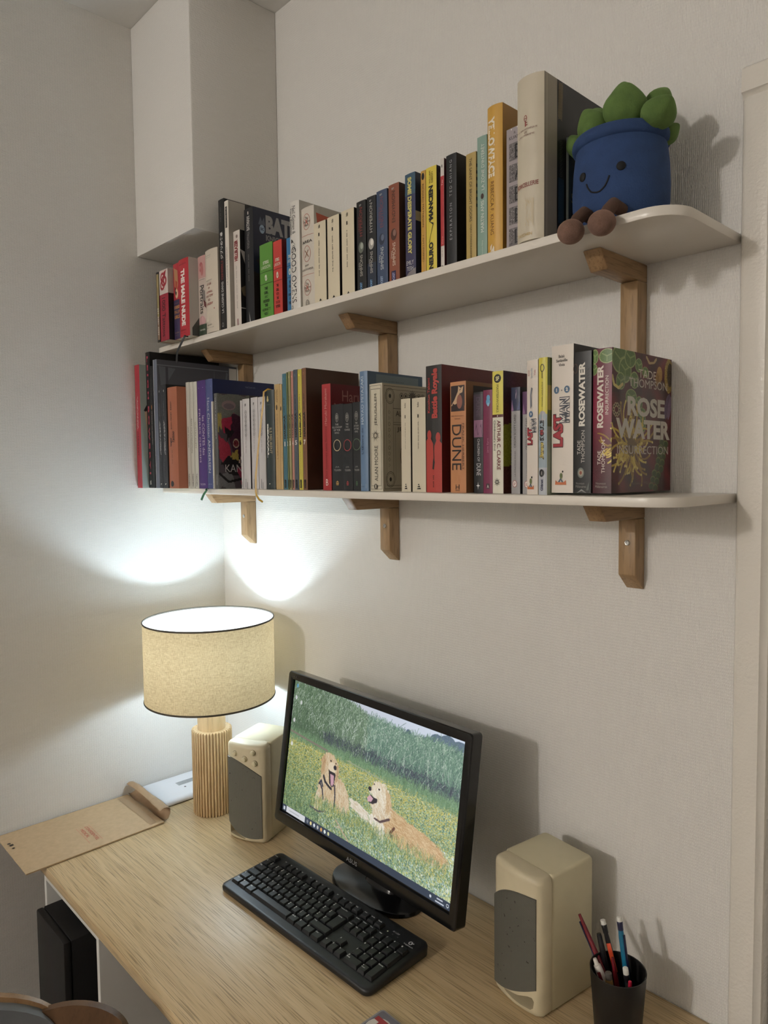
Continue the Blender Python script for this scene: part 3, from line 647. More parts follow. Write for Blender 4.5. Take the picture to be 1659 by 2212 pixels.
for r, ts in ((4, ('Inser', 'Début', 'Page')), (3, ('Suppr', 'Fin', 'Page'))):
    for k, t_ in enumerate(ts): key(NA+(k+0.5)*U, KB_+(r+0.5)*U, 1, 1, t_, True)
key(NA+1.5*U, KB_+1.5*U, 1, 1, '^')
for k, t_ in enumerate(('<', 'v', '>')): key(NA+(k+0.5)*U, KB_+0.5*U, 1, 1, t_)
PA = NA+3*U+0.0055
for k, t_ in enumerate(('Verr', '/', '*', '-')): key(PA+(k+0.5)*U, KB_+4.5*U, 1, 1, t_, len(t_) > 2)
for r, ts in ((3, '789'), (2, '456'), (1, '123')):
    for k, t_ in enumerate(ts): key(PA+(k+0.5)*U, KB_+(r+0.5)*U, 1, 1, t_)
key(PA+3.5*U, KB_+3.0*U, 1, 2, '+'); key(PA+3.5*U, KB_+1.0*U, 1, 2, 'Entrée', True)
key(PA+1.0*U, KB_+0.5*U, 2, 1, '0|Ins'); key(PA+2.5*U, KB_+0.5*U, 1, 1, '.|Suppr', True)
legend.build('key_legends', kb)
br = Ink(lambda a, b, k: kp(PA+a*0.076, fb-0.006+b*0.016, plate(fb)+0.0014+k*0.0001+0.001*b), 0.076, 0.016)
br.text('K120', 'h', 0.22, 0.42, 0.62, 0.84, (190, 190, 188), 0.0, 0.1)
br.text('logitech', 'h', 0.70, 0.98, -0.02, 0.20, (205, 205, 205), 0.01); br.ring(0.83, 0.56, 0.0042, 0.0042, 0.0016, (210, 210, 210)); br.ell(0.905, 0.66, 0.0012, 0.0012, (210, 210, 210)); br.ell(0.86, 0.56, 0.0012, 0.0012, (210, 210, 210))
for k in range(3): br.rect(0.10+0.17*k, 0.135+0.17*k, 0.18, 0.34, (235, 238, 200) if k == 0 else (84, 84, 80), 1)
br.build('brand_lettering', kb)

# ------------------------------------------------------------------ loudspeakers
m_beige = M('speaker_beige', (206, 196, 164), 0.42, noise=0.05, nscale=14, bump=0.15, bscale=700)
m_beige2 = M('speaker_beige_front', (202, 190, 160), 0.42, noise=0.06, nscale=20, bump=0.15, bscale=700)
def grille_mat():
    m, nt, b = mat_new('speaker_grille'); L = nt.links.new; N = nt.nodes.new
    tc = N('ShaderNodeTexCoord'); wv = []
    for d in 'XYZ':
        w = N('ShaderNodeTexWave'); w.bands_direction = d; w.inputs['Scale'].default_value = 190; L(tc.outputs['Object'], w.inputs['Vector']); wv.append(w)
    m1 = N('ShaderNodeMath'); m1.operation = 'MULTIPLY'; L(wv[0].outputs['Fac'], m1.inputs[0]); L(wv[2].outputs['Fac'], m1.inputs[1])
    r = N('ShaderNodeValToRGB'); r.color_ramp.elements[0].color = (*lin((108, 107, 98)), 1); r.color_ramp.elements[1].color = (*lin((74, 73, 66)), 1)
    sp = N('ShaderNodeTexNoise'); sp.inputs['Scale'].default_value = 130; L(tc.outputs['Object'], sp.inputs['Vector'])
    r2 = N('ShaderNodeValToRGB'); r2.color_ramp.elements[0].position = 0.27; r2.color_ramp.elements[1].position = 0.30; r2.color_ramp.elements[0].color = (0.15, 0.12, 0.1, 1)
    L(sp.outputs['Fac'], r2.inputs[0]); L(m1.outputs[0], r.inputs[0])
    mx = N('ShaderNodeMix'); mx.data_type = 'RGBA'; mx.blend_type = 'MULTIPLY'; mx.inputs[0].default_value = 1; L(r.outputs[0], mx.inputs[6]); L(r2.outputs[0], mx.inputs[7]); L(mx.outputs[2], b.inputs['Base Color'])
    b.inputs['Roughness'].default_value = 0.5; b.inputs['Metallic'].default_value = 0.35
    bp = N('ShaderNodeBump'); bp.inputs['Distance'].default_value = 0.0006; bp.inputs['Strength'].default_value = 0.7; L(m1.outputs[0], bp.inputs['Height']); L(bp.outputs[0], b.inputs['Normal'])
    return m
m_grille = grille_mat(); m_dark = M('port_dark', (30, 28, 25), 0.7)
def speaker(name_label, ox, oy, rot, W, D, Hh, kind):
    """origin: middle of the front's lower edge on the desk; local x along the front, y to the back"""
    t = thing('loudspeaker', name_label, 'speaker', (ox, oy, DT), 'pair of beige desk loudspeakers')
    ca, sa = math.cos(rot), math.sin(rot)
    def w(a, b, c): return (ox+a*ca-b*sa, oy+a*sa+b*ca, DT+c)
    bul = 0.010; seam = 0.026; r = 0.009
    def fy(a): return -bul*(1-(2*a/W)**2)
    def front_ring(ins, top):
        pts = []; n = 14; hw = W/2-ins
        for i in range(n+1):
            a = -hw+2*hw*i/n; e = abs(a)/hw; pts.append((a, fy(a)*(1)+ins+max(0, (e-0.92)/0.08)**2*0.005))
        pts += [(hw, seam-0.0018), (hw-0.0010, seam-0.0009), (-hw+0.0010, seam-0.0009), (-hw, seam-0.0018)]
        return [w(a, b, top) for a, b in pts]
    zs = [(0.0045, 0.0006), (0.001, 0.003), (0, 0.008), (0, Hh-0.012), (0.0012, Hh-0.006), (0.004, Hh-0.0022), (0.009, Hh-0.0004)]
    fr = MB().loft([front_ring(i, z) for i, z in zs]).build('front_shell', m_beige2, t, smooth=True, autos=45)
    def rear_ring(ins, z):
        return [w(a, b, z) for a, b in rrect(-W/2+ins, W/2-ins, seam, D-ins, 0.006, 3)[:]]
    zs = [(0.003, 0.0006), (0, 0.004), (0, Hh-0.006), (0.0015, Hh-0.0022), (0.004, Hh-0.0004)]
    MB().loft([rear_ring(i, z) for i, z in zs]).build('rear_shell', m_beige, t, smooth=True, autos=45)
    # bass port: a real hollow cut into the front shell
    if kind == 'right': port = [(-0.021, 0.014), (-0.010, 0.0172), (0.010, 0.0212), (0.030, 0.0295), (0.038, 0.0305), (0.0412, 0.025), (0.040, 0.014), (0.035, 0.0095), (0.02, 0.0085), (0.0, 0.0095), (-0.015, 0.0115)]
    else: port = [(-W/2+0.006, 0.011), (0.0, 0.0060), (0.001, 0.0085), (-0.012, 0.0125), (-0.024, 0.0205), (-0.036, 0.0315), (-W/2+0.0075, 0.037)]
    cut = MB().loft([[w(a, b0, c) for a, c in port] for b0 in (-0.03, 0.018)]).build('cutter', m_dark)
    md = fr.modifiers.new('b', 'BOOLEAN'); md.operation = 'DIFFERENCE'; md.solver = 'EXACT'; md.object = cut
    bpy.context.view_layer.update(); dg = bpy.context.evaluated_depsgraph_get()
    me = bpy.data.meshes.new_from_object(fr.evaluated_get(dg)); fr.modifiers.clear(); fr.data = me; bpy.data.objects.remove(cut)
    # grille: a slightly proud wire panel following the bulge
    if kind == 'right': los, his = (0.009, 0.0135, 0.0215, 0.0345, 0.050), (0.157, 0.178, 0.191, 0.196, 0.196)
    else: los, his = (0.043, 0.0235, 0.0125, 0.0100, 0.0145), (0.199, 0.197, 0.190, 0.176, 0.158)
    KX = (0, 0.22, 0.47, 0.73, 1.0)
    def curve(v, x):
        y = np.array(v, float); p = np.polyfit(KX, y, 3); return float(np.polyval(p, x))
    def lim(a):
        s = (a+W/2)/W; return curve(los, s), curve(his, s)
    a0, a1 = (-W/2+0.0006, W/2-0.0075) if kind == 'right' else (-W/2+0.0008, W/2-0.008)
    rings = []; n = 22
    for i in range(n+1):
        a = a0+(a1-a0)*i/n; lo, hi = lim(a); y = fy(a)
        e = abs(a)/(W/2); y += max(0, (e-0.92)/0.08)**2*0.005
        rings.append([w(a, y-0.0022, lo+0.0008), w(a, y-0.0022, hi-0.0008), w(a, y-0.0001, hi), w(a, y-0.0001, lo)])
    MB().loft(rings).build('grille', m_grille, t, smooth=True, autos=30)
    if kind == 'left':
        for a, c, rr in ((-0.024, 0.2105, 0.0052), (0.004, 0.2015, 0.0058), (0.030, 0.1935, 0.0058), (0.026, 0.2185, 0.0055)):
            y = fy(a); kn = MB(); MB().loft([[w(a+q*math.cos(2*PI*i/20), y-d, c+q*math.sin(2*PI*i/20)) for i in range(20)] for q, d in ((rr+0.0014, -0.001), (rr+0.0014, 0.0006))]).build('knob_ring', M('knob_ring_brown', (120, 106, 80), 0.5), t)
            kn.loft([[w(a+q*math.cos(2*PI*i/20), y-d, c+q*math.sin(2*PI*i/20)) for i in range(20)] for q, d in ((rr+0.0008, -0.001), (rr+0.0006, 0.0014), (rr, 0.0016), (rr*0.92, 0.0062), (rr*0.7, 0.0072))])
            kn.build('knob', m_beige, t, smooth=True, autos=40)
    return t
speaker('smaller-looking beige speaker with four control knobs, next to the lamp', 0.437, -0.2135, 0.395, 0.107, 0.135, 0.236, 'left')
speaker('beige desk speaker without knobs, with dirty grey grille, beside the pen cup', 1.198, -0.181, -0.135, 0.106, 0.128, 0.229, 'right')

# ------------------------------------------------------------------ envelope, white device, booklet
def paper_mat():
    m = M('kraft_paper', (190, 164, 130), 0.65, noise=0.06, nscale=90, bump=0.2, bscale=300); return m
m_kraft = paper_mat()
env = thing('envelope', 'large brown kraft envelope with red stamp, hanging over the desk front', 'envelope', (0.105, -0.48, DT+0.003))
def envp(a, b, c=0.0):
    x = 0.006+a*0.216+0.008*(1-b)*a; y = -0.646+b*0.326; return (x, y, DT+0.0012+0.0035*math.sin(PI*a)*math.sin(PI*b)**0.5+0.0015+c+0.010*max(0, b-0.93)*a)
nx, ny = 8, 14
top = [envp(i/nx, j/ny, 0.0016) for j in range(ny+1) for i in range(nx+1)]; bot = [(x, y, DT+0.0006+0.0008) for x, y, z in top]
n0 = (nx+1)*(ny+1); F = []
for j in range(ny):
    for i in range(nx):
        a = j*(nx+1)+i; F.append((a, a+1, a+nx+2, a+nx+1)); F.append((n0+a, n0+a+nx+1, n0+a+nx+2, n0+a+1))
for i in range(nx): F += [(i, n0+i, n0+i+1, i+1), (ny*(nx+1)+i, ny*(nx+1)+i+1, n0+ny*(nx+1)+i+1, n0+ny*(nx+1)+i)]
for j in range(ny): F += [(j*(nx+1), (j+1)*(nx+1), n0+(j+1)*(nx+1), n0+j*(nx+1)), (j*(nx+1)+nx, n0+j*(nx+1)+nx, n0+(j+1)*(nx+1)+nx, (j+1)*(nx+1)+nx)]
MB().add(top+bot, F).build('pocket', m_kraft, env, smooth=True, autos=40)
# crumpled opened flap curling up at the far end
rings = []; r_ = random.Random(4)
for i in range(15):
    a = i/14; x = 0.008+a*0.205; ring = []
    for k in range(13):
        th = -0.5+k/12*4.4; rad = 0.0170+0.002*math.sin(a*9)+r_.uniform(-0.0007, 0.0007)+0.0012*math.sin(k*1.3+a*5)
        ring.append((x+r_.uniform(-0.001, 0.001), -0.318+rad*1.05*math.sin(th)*0.9-0.004*a+0.008, DT+0.0215+rad*(-math.cos(th))*0.95+0.004*math.sin(a*4.2)*(k/12)))
    rings.append(ring)
mbf = MB(); mbf.loft(rings, False, False, closed=False)
th_ = [[(x, y-0.0006*math.sin(0.3*k), z+0.0008) for k, (x, y, z) in enumerate(r)] for r in rings]
mbf.loft(th_, False, False, closed=False).build('flap', M('kraft_inside', (160, 134, 104), 0.6, noise=0.1, nscale=40, bump=0.6, bscale=60), env, smooth=True)
ik = Ink(lambda a, b, k: (envp(a, b)[0], envp(a, b)[1], envp(a, b)[2]+0.0020+k*0.00006), 0.22, 0.326)
# stamp reads along the long side of the envelope, seen from the window side
def stamp(st, b0, b1, a0, a1):
    co, fs = text_polys(st, 0.01); ik._add([(a0+(a1-a0)*(x), b1-(b1-b0)*(1-y)) for x, y in co.tolist()], fs, (196, 72, 52))
stamp('CONFIDENTIEL', 0.515, 0.54, 0.50, 0.86); stamp('MEDICAL', 0.475, 0.50, 0.53, 0.75)
for b in (0.46, 0.552): ik.rect(0.48, 0.88, b, b+0.002, (206, 110, 86), 4)
ik.rect(0.12, 0.16, 0.90, 0.905, (70, 60, 50), 1)
ik.rect(0.30, 0.34, 0.03, 0.055, (60, 50, 42), 1); ik.ell(0.27, 0.035, 0.004, 0.004, (70, 58, 48)); ik.ell(0.40, 0.04, 0.003, 0.003, (60, 50, 42)); ik.rect(0.05, 0.95, 0.90, 0.955, (176, 148, 112), 10)
ik.build('print', env)
dev = thing('white_device', 'slim white device lying face down with a grey sticker, behind the lamp', 'device', (0.08, -0.16, DT))
rg = []
for ins, z in ((0.004, 0.0004), (0.0005, 0.003), (0, 0.0075), (0.0015, 0.0125), (0.006, 0.015), (0.012, 0.0155)):
    rg.append([(x, y, DT+z) for x, y in rrect(0.006+ins, 0.150-ins, -0.284+ins, -0.025-ins, 0.008, 4)])
MB().loft(rg).build('housing', M('device_white', (226, 228, 234), 0.3), dev, smooth=True, autos=50)
ik = Ink(lambda a, b, k: (0.045+b*0.055, -0.205+(1-a)*-0.0+a*0.09, DT+0.0158+k*0.0001), 0.09, 0.055)
ik.rect(0, 1, 0.2, 0.62, (176, 180, 184), 1)
for k in range(5): ik.dashes('h', 0.05, 0.85, 0.25+k*0.07, 0.28+k*0.07, (96, 100, 104), 9, k)
ik.ell(0.1, 0.95, 0.003, 0.003, (90, 92, 96)); ik.build('sticker', dev)
bk = thing('booklet', 'grey booklet with red lettering at the bottom edge of the photo', 'booklet', (1.09, -0.42, DT))
def bp_(a, b, c): 
    ca, sa = math.cos(-0.02), math.sin(-0.02); return (1.062+a*ca-b*sa, -0.357+a*sa+b*ca, DT+c)
MB().loft([[bp_(a, b, z) for a, b in rrect(0, 0.115, -0.16, 0, 0.006)] for z in (0.0004, 0.006)]).build('pages', M('page_grey', (150, 146, 150), 0.5), bk)
MB().loft([[bp_(a, b, z) for a, b in rrect(0.004, 0.119, -0.161, -0.003, 0.004)] for z in (0.0062, 0.0070)]).build('cover', M('booklet_grey', (112, 108, 118), 0.45), bk)
ik = Ink(lambda a, b, k: bp_(0.004+a*0.115, -0.161+b*0.158, 0.0072+k*0.0001), 0.115, 0.158)
ik.ell(0.2, 0.80, 0.022, 0.022, (216, 208, 200)); ik.text('T', 'h', 0.03, 0.30, 0.70, 0.92, (168, 34, 44), 0.06); ik.build('lettering', bk)

# ------------------------------------------------------------------ pen cup and pens
PX, PY, PR, PZ = 1.348, -0.125, 0.0422, 0.845
m_cup = M('cup_black', (17, 16, 15), 0.5)
t = thing('pen_cup', 'black tapered pen cup at the lower right of the desk', 'cup', (PX, PY, DT))
MB().lathe([(0.0335, DT+0.0004), (0.0345, DT+0.002), (PR, PZ), (PR-0.0016, PZ), (0.0328, DT+0.004), (0.001, DT+0.004)], PX, PY, 56).build('cup', m_cup, t, smooth=True, autos=40)
def pen(name, label, T, B, parts):
    """parts: (name, f0, f1, r0, r1, material) from the top end down"""
    T, B = Vector(T), Vector(B); t = thing(name, label, 'pen' if name != 'pencil' else 'pencil', tuple(B), 'pens in the black cup')
    for nm, f0, f1, r0, r1, m in parts:
        p, q = T+(B-T)*f0, T+(B-T)*f1; MB().tube([p, p+(q-p)*0.08, p+(q-p)*0.5, q], [r0*0.86, r0, (r0+r1)/2, r1], 14).build(nm, m, t, smooth=True, autos=40)
    return t
def clip(t, T, B, f0, f1, side, r, w, m, nm='clip'):
    T, B = Vector(T), Vector(B); d = (B-T).normalized(); s = (Vector(side)-d*Vector(side).dot(d)).normalized(); o = d.cross(s)
    q = []
    for f in (f0, f1):
        c = T+(B-T)*f+s*r; q.append([c+o*w+s*0.0012, c-o*w+s*0.0012, c-o*w-s*0.0008, c+o*w-s*0.0008])
    MB().loft(q).build(nm, m, t, bevel=0.0003)
er = M('eraser_white', (228, 226, 218), 0.6); pbk = M('pen_black', (24, 24, 27), 0.3); pbl = M('pen_blue', (24, 108, 140), 0.3); pnv = M('pen_navy', (22, 24, 60), 0.3); pred = M('pen_dark_red', (112, 26, 36), 0.25); pwh = M('pen_white', (224, 216, 208), 0.35); porg = M('pen_orange', (200, 70, 34), 0.35); ppk = M('pen_pink', (196, 36, 66), 0.35); ptan = M('pen_tan', (182, 146, 92), 0.45)
camdir = (0.45, -0.85, 0.2)
T, B = (1.272, -0.112, 0.892), (1.366, -0.118, 0.746); t = pen('pen', 'long dark red and blue pen leaning left out of the black cup', T, B, (('cap', 0, 0.52, 0.0026, 0.005, pred), ('barrel', 0.52, 0.97, 0.0044, 0.0044, pbk), ('tip', 0.97, 1, 0.002, 0.001, pbk))); clip(t, T, B, 0.06, 0.45, (-1, 0, -0.3), 0.0045, 0.0022, pnv)
T, B = (1.307, -0.100, 0.893), (1.352, -0.098, 0.746); t = pen('pencil', 'black mechanical pencil with white eraser and orange clip', T, B, (('eraser', 0, 0.045, 0.0042, 0.0042, er), ('cap', 0.045, 0.13, 0.0047, 0.0042, pbk), ('barrel', 0.13, 0.95, 0.004, 0.0042, pbk), ('tip', 0.95, 1, 0.002, 0.0008, pbk))); clip(t, T, B, 0.22, 0.50, (0.4, -0.8, 0.4), 0.0048, 0.0032, porg)
T, B = (1.3355, -0.100, 0.911), (1.368, -0.112, 0.746); t = pen('pencil', 'turquoise mechanical pencil with white eraser, the tallest in the cup', T, B, (('eraser', 0, 0.04, 0.0040, 0.0040, er), ('cap', 0.04, 0.115, 0.0047, 0.0044, pnv), ('barrel', 0.115, 0.95, 0.0046, 0.0046, pbl), ('tip', 0.95, 1, 0.002, 0.0008, pbk))); clip(t, T, B, 0.15, 0.48, (0.9, -0.2, 0.2), 0.0052, 0.0018, pnv)
T, B = (1.3165, -0.140, 0.853), (1.365, -0.135, 0.746); t = pen('pen', 'white pen with a dark red slider leaning in the cup front', T, B, (('button', 0, 0.08, 0.003, 0.0036, pwh), ('barrel', 0.08, 0.95, 0.0062, 0.0062, pwh), ('tip', 0.95, 1, 0.003, 0.001, pwh))); clip(t, T, B, 0.15, 0.40, (0.3, -0.9, 0.3), 0.0058, 0.0024, pred, 'slider')
T, B = (1.3345, -0.118, 0.853), (1.362, -0.128, 0.746); t = pen('pen', 'translucent dark red pen cap sticking up mid-cup beside the turquoise pencil', T, B, (('cap', 0, 0.5, 0.0022, 0.0052, pred), ('barrel', 0.5, 1, 0.0045, 0.002, pbk)))
T, B = (1.3605, -0.126, 0.8535), (1.373, -0.120, 0.746); t = pen('pencil', 'short clear mechanical pencil with white eraser at the right of the cup', T, B, (('eraser', 0, 0.09, 0.0042, 0.0044, er), ('cap', 0.09, 0.2, 0.0044, 0.0042, pbk), ('barrel', 0.2, 0.96, 0.0036, 0.0036, M('pen_grey', (70, 74, 70), 0.25)), ('tip', 0.96, 1, 0.002, 0.001, pbk)))
T, B = (1.3725, -0.134, 0.842), (1.374, -0.131, 0.747); t = pen('pen', 'pink pen clip low at the right edge of the black cup', T, B, (('clip', 0, 0.35, 0.0028, 0.0035, ppk), ('barrel', 0.35, 1, 0.0036, 0.002, pbk)))
T, B = (1.341, -0.142, 0.844), (1.354, -0.146, 0.746); t = pen('pen', 'tan marker with grey end low at the cup front rim', T, B, (('end_cap', 0, 0.10, 0.0052, 0.0054, M('pen_grey2', (96, 90, 84), 0.4)), ('barrel', 0.10, 0.95, 0.0062, 0.0062, ptan), ('tip', 0.95, 1, 0.003, 0.001, pbk)))
T, B = (1.305, -0.108, 0.873), (1.345, -0.114, 0.746); t = pen('pen', 'black pen standing behind the white pen at the left cup rim', T, B, (('cap', 0, 0.4, 0.004, 0.0052, pbk), ('barrel', 0.4, 1, 0.0044, 0.002, pbk)))

# ------------------------------------------------------------------ chair at the lower left
m_ply = wood('chair_plywood', (170, 136, 98), (146, 112, 76), 'z', 0.4, 0.15, 6, 40); m_pad = M('chair_pad', (104, 107, 110), 0.55, bump=0.4, bscale=260)
ch = thing('chair', 'bent plywood chair with grey padded back, in the lower left corner', 'chair', (0.72, -0.92, 0))
def backshell(c, wd, ht, zt, nrm, thick, name, m, curve=0.05, ins=0.0, off=0.0):
    n = Vector((nrm[0], nrm[1], 0)).normalized(); s = Vector((-n.y, n.x, 0)); rings = []
    out = []
    for i in range(25):
        a = PI*i/24; x = -math.cos(a)*(wd/2-ins); out.append((x, zt-ht+(ht-ins)*math.sin(a)**0.55))
    out += [(wd/2-ins, zt-ht-0.22), (-wd/2+ins, zt-ht-0.22)]
    for d in (off, off+thick):
        rings.append([tuple(Vector((c[0], c[1], 0))+s*x+n*(d-curve+curve*(2*x/wd)**2)+Vector((0, 0, z))) for x, z in out])
    return MB().loft(rings).build(name, m, ch, smooth=True, autos=40)
backshell((0.674, -0.922), 0.40, 0.13, 0.808, (1, -0.25), 0.012, 'back_shell', m_ply)
backshell((0.674, -0.922), 0.40, 0.13, 0.808, (1, -0.25), 0.022, 'back_pad', m_pad, ins=0.006, off=0.0122)
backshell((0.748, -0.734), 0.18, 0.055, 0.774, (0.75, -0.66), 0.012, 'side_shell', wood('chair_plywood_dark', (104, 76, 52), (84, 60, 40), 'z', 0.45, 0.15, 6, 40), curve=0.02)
MB().loft([[(0.86+x, -0.90+y, z) for x, y in rrect(-0.23, 0.23, -0.22, 0.22, 0.08)] for z in (0.43, 0.445)]).build('seat', m_ply, ch, bevel=0.003)
for lx, ly in ((0.68, -1.07), (1.04, -1.07), (0.68, -0.74), (1.04, -0.74)):
    MB().tube([(lx, ly, 0.4298), (lx+(lx-0.86)*0.12, ly+(ly+0.9)*0.12, 0.0005)], [0.016, 0.011], 12).build('leg', m_ply, ch, smooth=True)
for sx, sy, zt_ in ((0.67, -0.922, 0.485), (0.757, -0.722, 0.487)):
    MB().tube([(sx-0.05 if sx < 0.7 else sx-0.01, sy, zt_+0.02), (sx+0.0 if sx < 0.7 else sx-0.01, sy-(0 if sx < 0.7 else 0.04), 0.4448)], 0.012, 10).build('back_support', m_ply, ch, smooth=True)

# ------------------------------------------------------------------ plush succulent in its blue pot
QX, QY, QZ = 1.345, -0.130, ZU
m_pb = M('plush_blue', (40, 64, 106), 0.9, noise=0.12, nscale=40, bump=0.5, bscale=420, sheen=0.5); m_pg = M('plush_green', (88, 114, 56), 0.9, noise=0.16, nscale=60, bump=0.5, bscale=420, sheen=0.4)
m_pf = M('plush_brown', (118, 90, 76), 0.9, noise=0.2, nscale=80, bump=0.7, bscale=420, sheen=0.6); m_pl = M('plush_leg_brown', (84, 60, 48), 0.9, noise=0.15, nscale=80, bump=0.5, bscale=420, sheen=0.3)
pl = thing('plush_toy', 'smiling plush succulent in a blue pot sitting at the shelf end', 'plush toy', (QX, QY, QZ))
prof = [(0.004, 0.0006), (0.045, 0.001), (0.058, 0.006), (0.0645, 0.018), (0.0675, 0.04), (0.0680, 0.062), (0.0665, 0.09), (0.0640, 0.112), (0.0625, 0.121)]
def potr(z): return float(np.interp(z, [p[1] for p in prof], [p[0] for p in prof]))
MB().lathe([(r, QZ+z) for r, z in prof]+[(0.055, QZ+0.124), (0.05, QZ+0.118)], QX, QY, 48).build('pot', m_pb, pl, smooth=True)
rg = []
for i in range(49):
    th = 2*PI*i/48; rg.append([(QX+(0.0625+0.0062*math.cos(2*PI*k/12))*math.cos(th), QY+(0.0625+0.0062*math.cos(2*PI*k/12))*math.sin(th), QZ+0.1265+0.0092*math.sin(2*PI*k/12)) for k in range(12)])
MB().loft(rg, False, False).build('pot_rim', m_pb, pl, smooth=True)
def leaf(c, r, out=(0, 0), lean=0.0, roll=0.0):
    az = math.atan2(c[1]-QY, c[0]-QX) if out == (0, 0) else math.atan2(out[1], out[0])
    mt_ = Matrix.Rotation(az, 3, 'Z') @ Matrix.Rotation(lean, 3, 'Y') @ Matrix.Rotation(roll, 3, 'X')
    def sh(p, th, ph):
        t_ = (p.z/r[2]+1)/2; k = 0.80+0.32*math.sin(PI*min(1, t_*1.05))-0.25*max(0, t_-0.72)
        cr = 1-0.10*math.exp(-((th-PI*0)/0.22)**2)-0.10*math.exp(-((th-2*PI)/0.22)**2)
        return Vector((p.x*k*cr, p.y*k, p.z))
    MB().ellipsoid(c, r, mt_, 28, 16, sh).build('leaf', m_pg, pl, smooth=True)
leaf((1.366, -0.158, 2.118), (0.021, 0.0275, 0.032), lean=0.3); leaf((1.342, -0.118, 2.142), (0.020, 0.024, 0.034), lean=-0.1)
leaf((1.3175, -0.160, 2.108), (0.020, 0.023, 0.028), lean=0.5); leaf((1.306, -0.122, 2.126), (0.020, 0.024, 0.030), lean=0.35)
leaf((1.280, -0.143, 2.098), (0.013, 0.016, 0.021), lean=0.5)
leaf((1.411, -0.150, 2.098), (0.018, 0.024, 0.025), lean=0.95); leaf((1.388, -0.105, 2.132), (0.018, 0.026, 0.024), lean=0.55); leaf((1.404, -0.106, 2.086), (0.012, 0.014, 0.018), lean=0.9); leaf((1.345, -0.09, 2.118), (0.020, 0.026, 0.030), lean=0.4)
for lx, fx in ((1.330, 1.3275), (1.375, 1.3745)):
    MB().tube([(lx+0.001, QY-0.052, QZ+0.0145), (lx, QY-0.075, QZ+0.017), (fx, -0.218, QZ+0.006), (fx, -0.228, QZ-0.006)], [0.0085, 0.0095, 0.009, 0.008], 14).build('leg', m_pl, pl, smooth=True)
    MB().ellipsoid((fx, -0.2335, QZ-0.0135), (0.0185, 0.0185, 0.0165), None, 24, 14).build('foot', m_pf, pl, smooth=True)
def face(thd, z, d=0.0): th = math.radians(thd); r = potr(z-QZ)+d; return Vector((QX+r*math.sin(th), QY-r*math.cos(th), z))
m_emb = M('embroidery_black', (9, 9, 13), 0.75)
for thd in (28.8, -20.2):
    c = face(thd, 2.028, 0.0002); n = Vector((math.sin(math.radians(thd)), -math.cos(math.radians(thd)), 0)); s = Vector((-n.y, n.x, 0))
    MB().loft([[tuple(c+n*d+s*(q*math.cos(2*PI*i/20))+Vector((0, 0, q*math.sin(2*PI*i/20)))) for i in range(20)] for q, d in ((0.0062, 0.0), (0.0058, 0.0014), (0.0038, 0.0026), (0.0012, 0.003))]).build('eye', m_emb, pl, smooth=True)
sp = [(-13.3, 2.0153), (-11.8, 2.0105), (-9.7, 2.0066), (-6.5, 2.0022), (-3.1, 2.0005), (1, 1.9993), (4.7, 1.9997), (8, 2.002), (11, 2.0051), (13.8, 2.0108), (15.9, 2.0176)]
MB().tube([face(a, z, 0.0006) for a, z in sp], 0.0011, 8).build('smile', m_emb, pl, smooth=True)

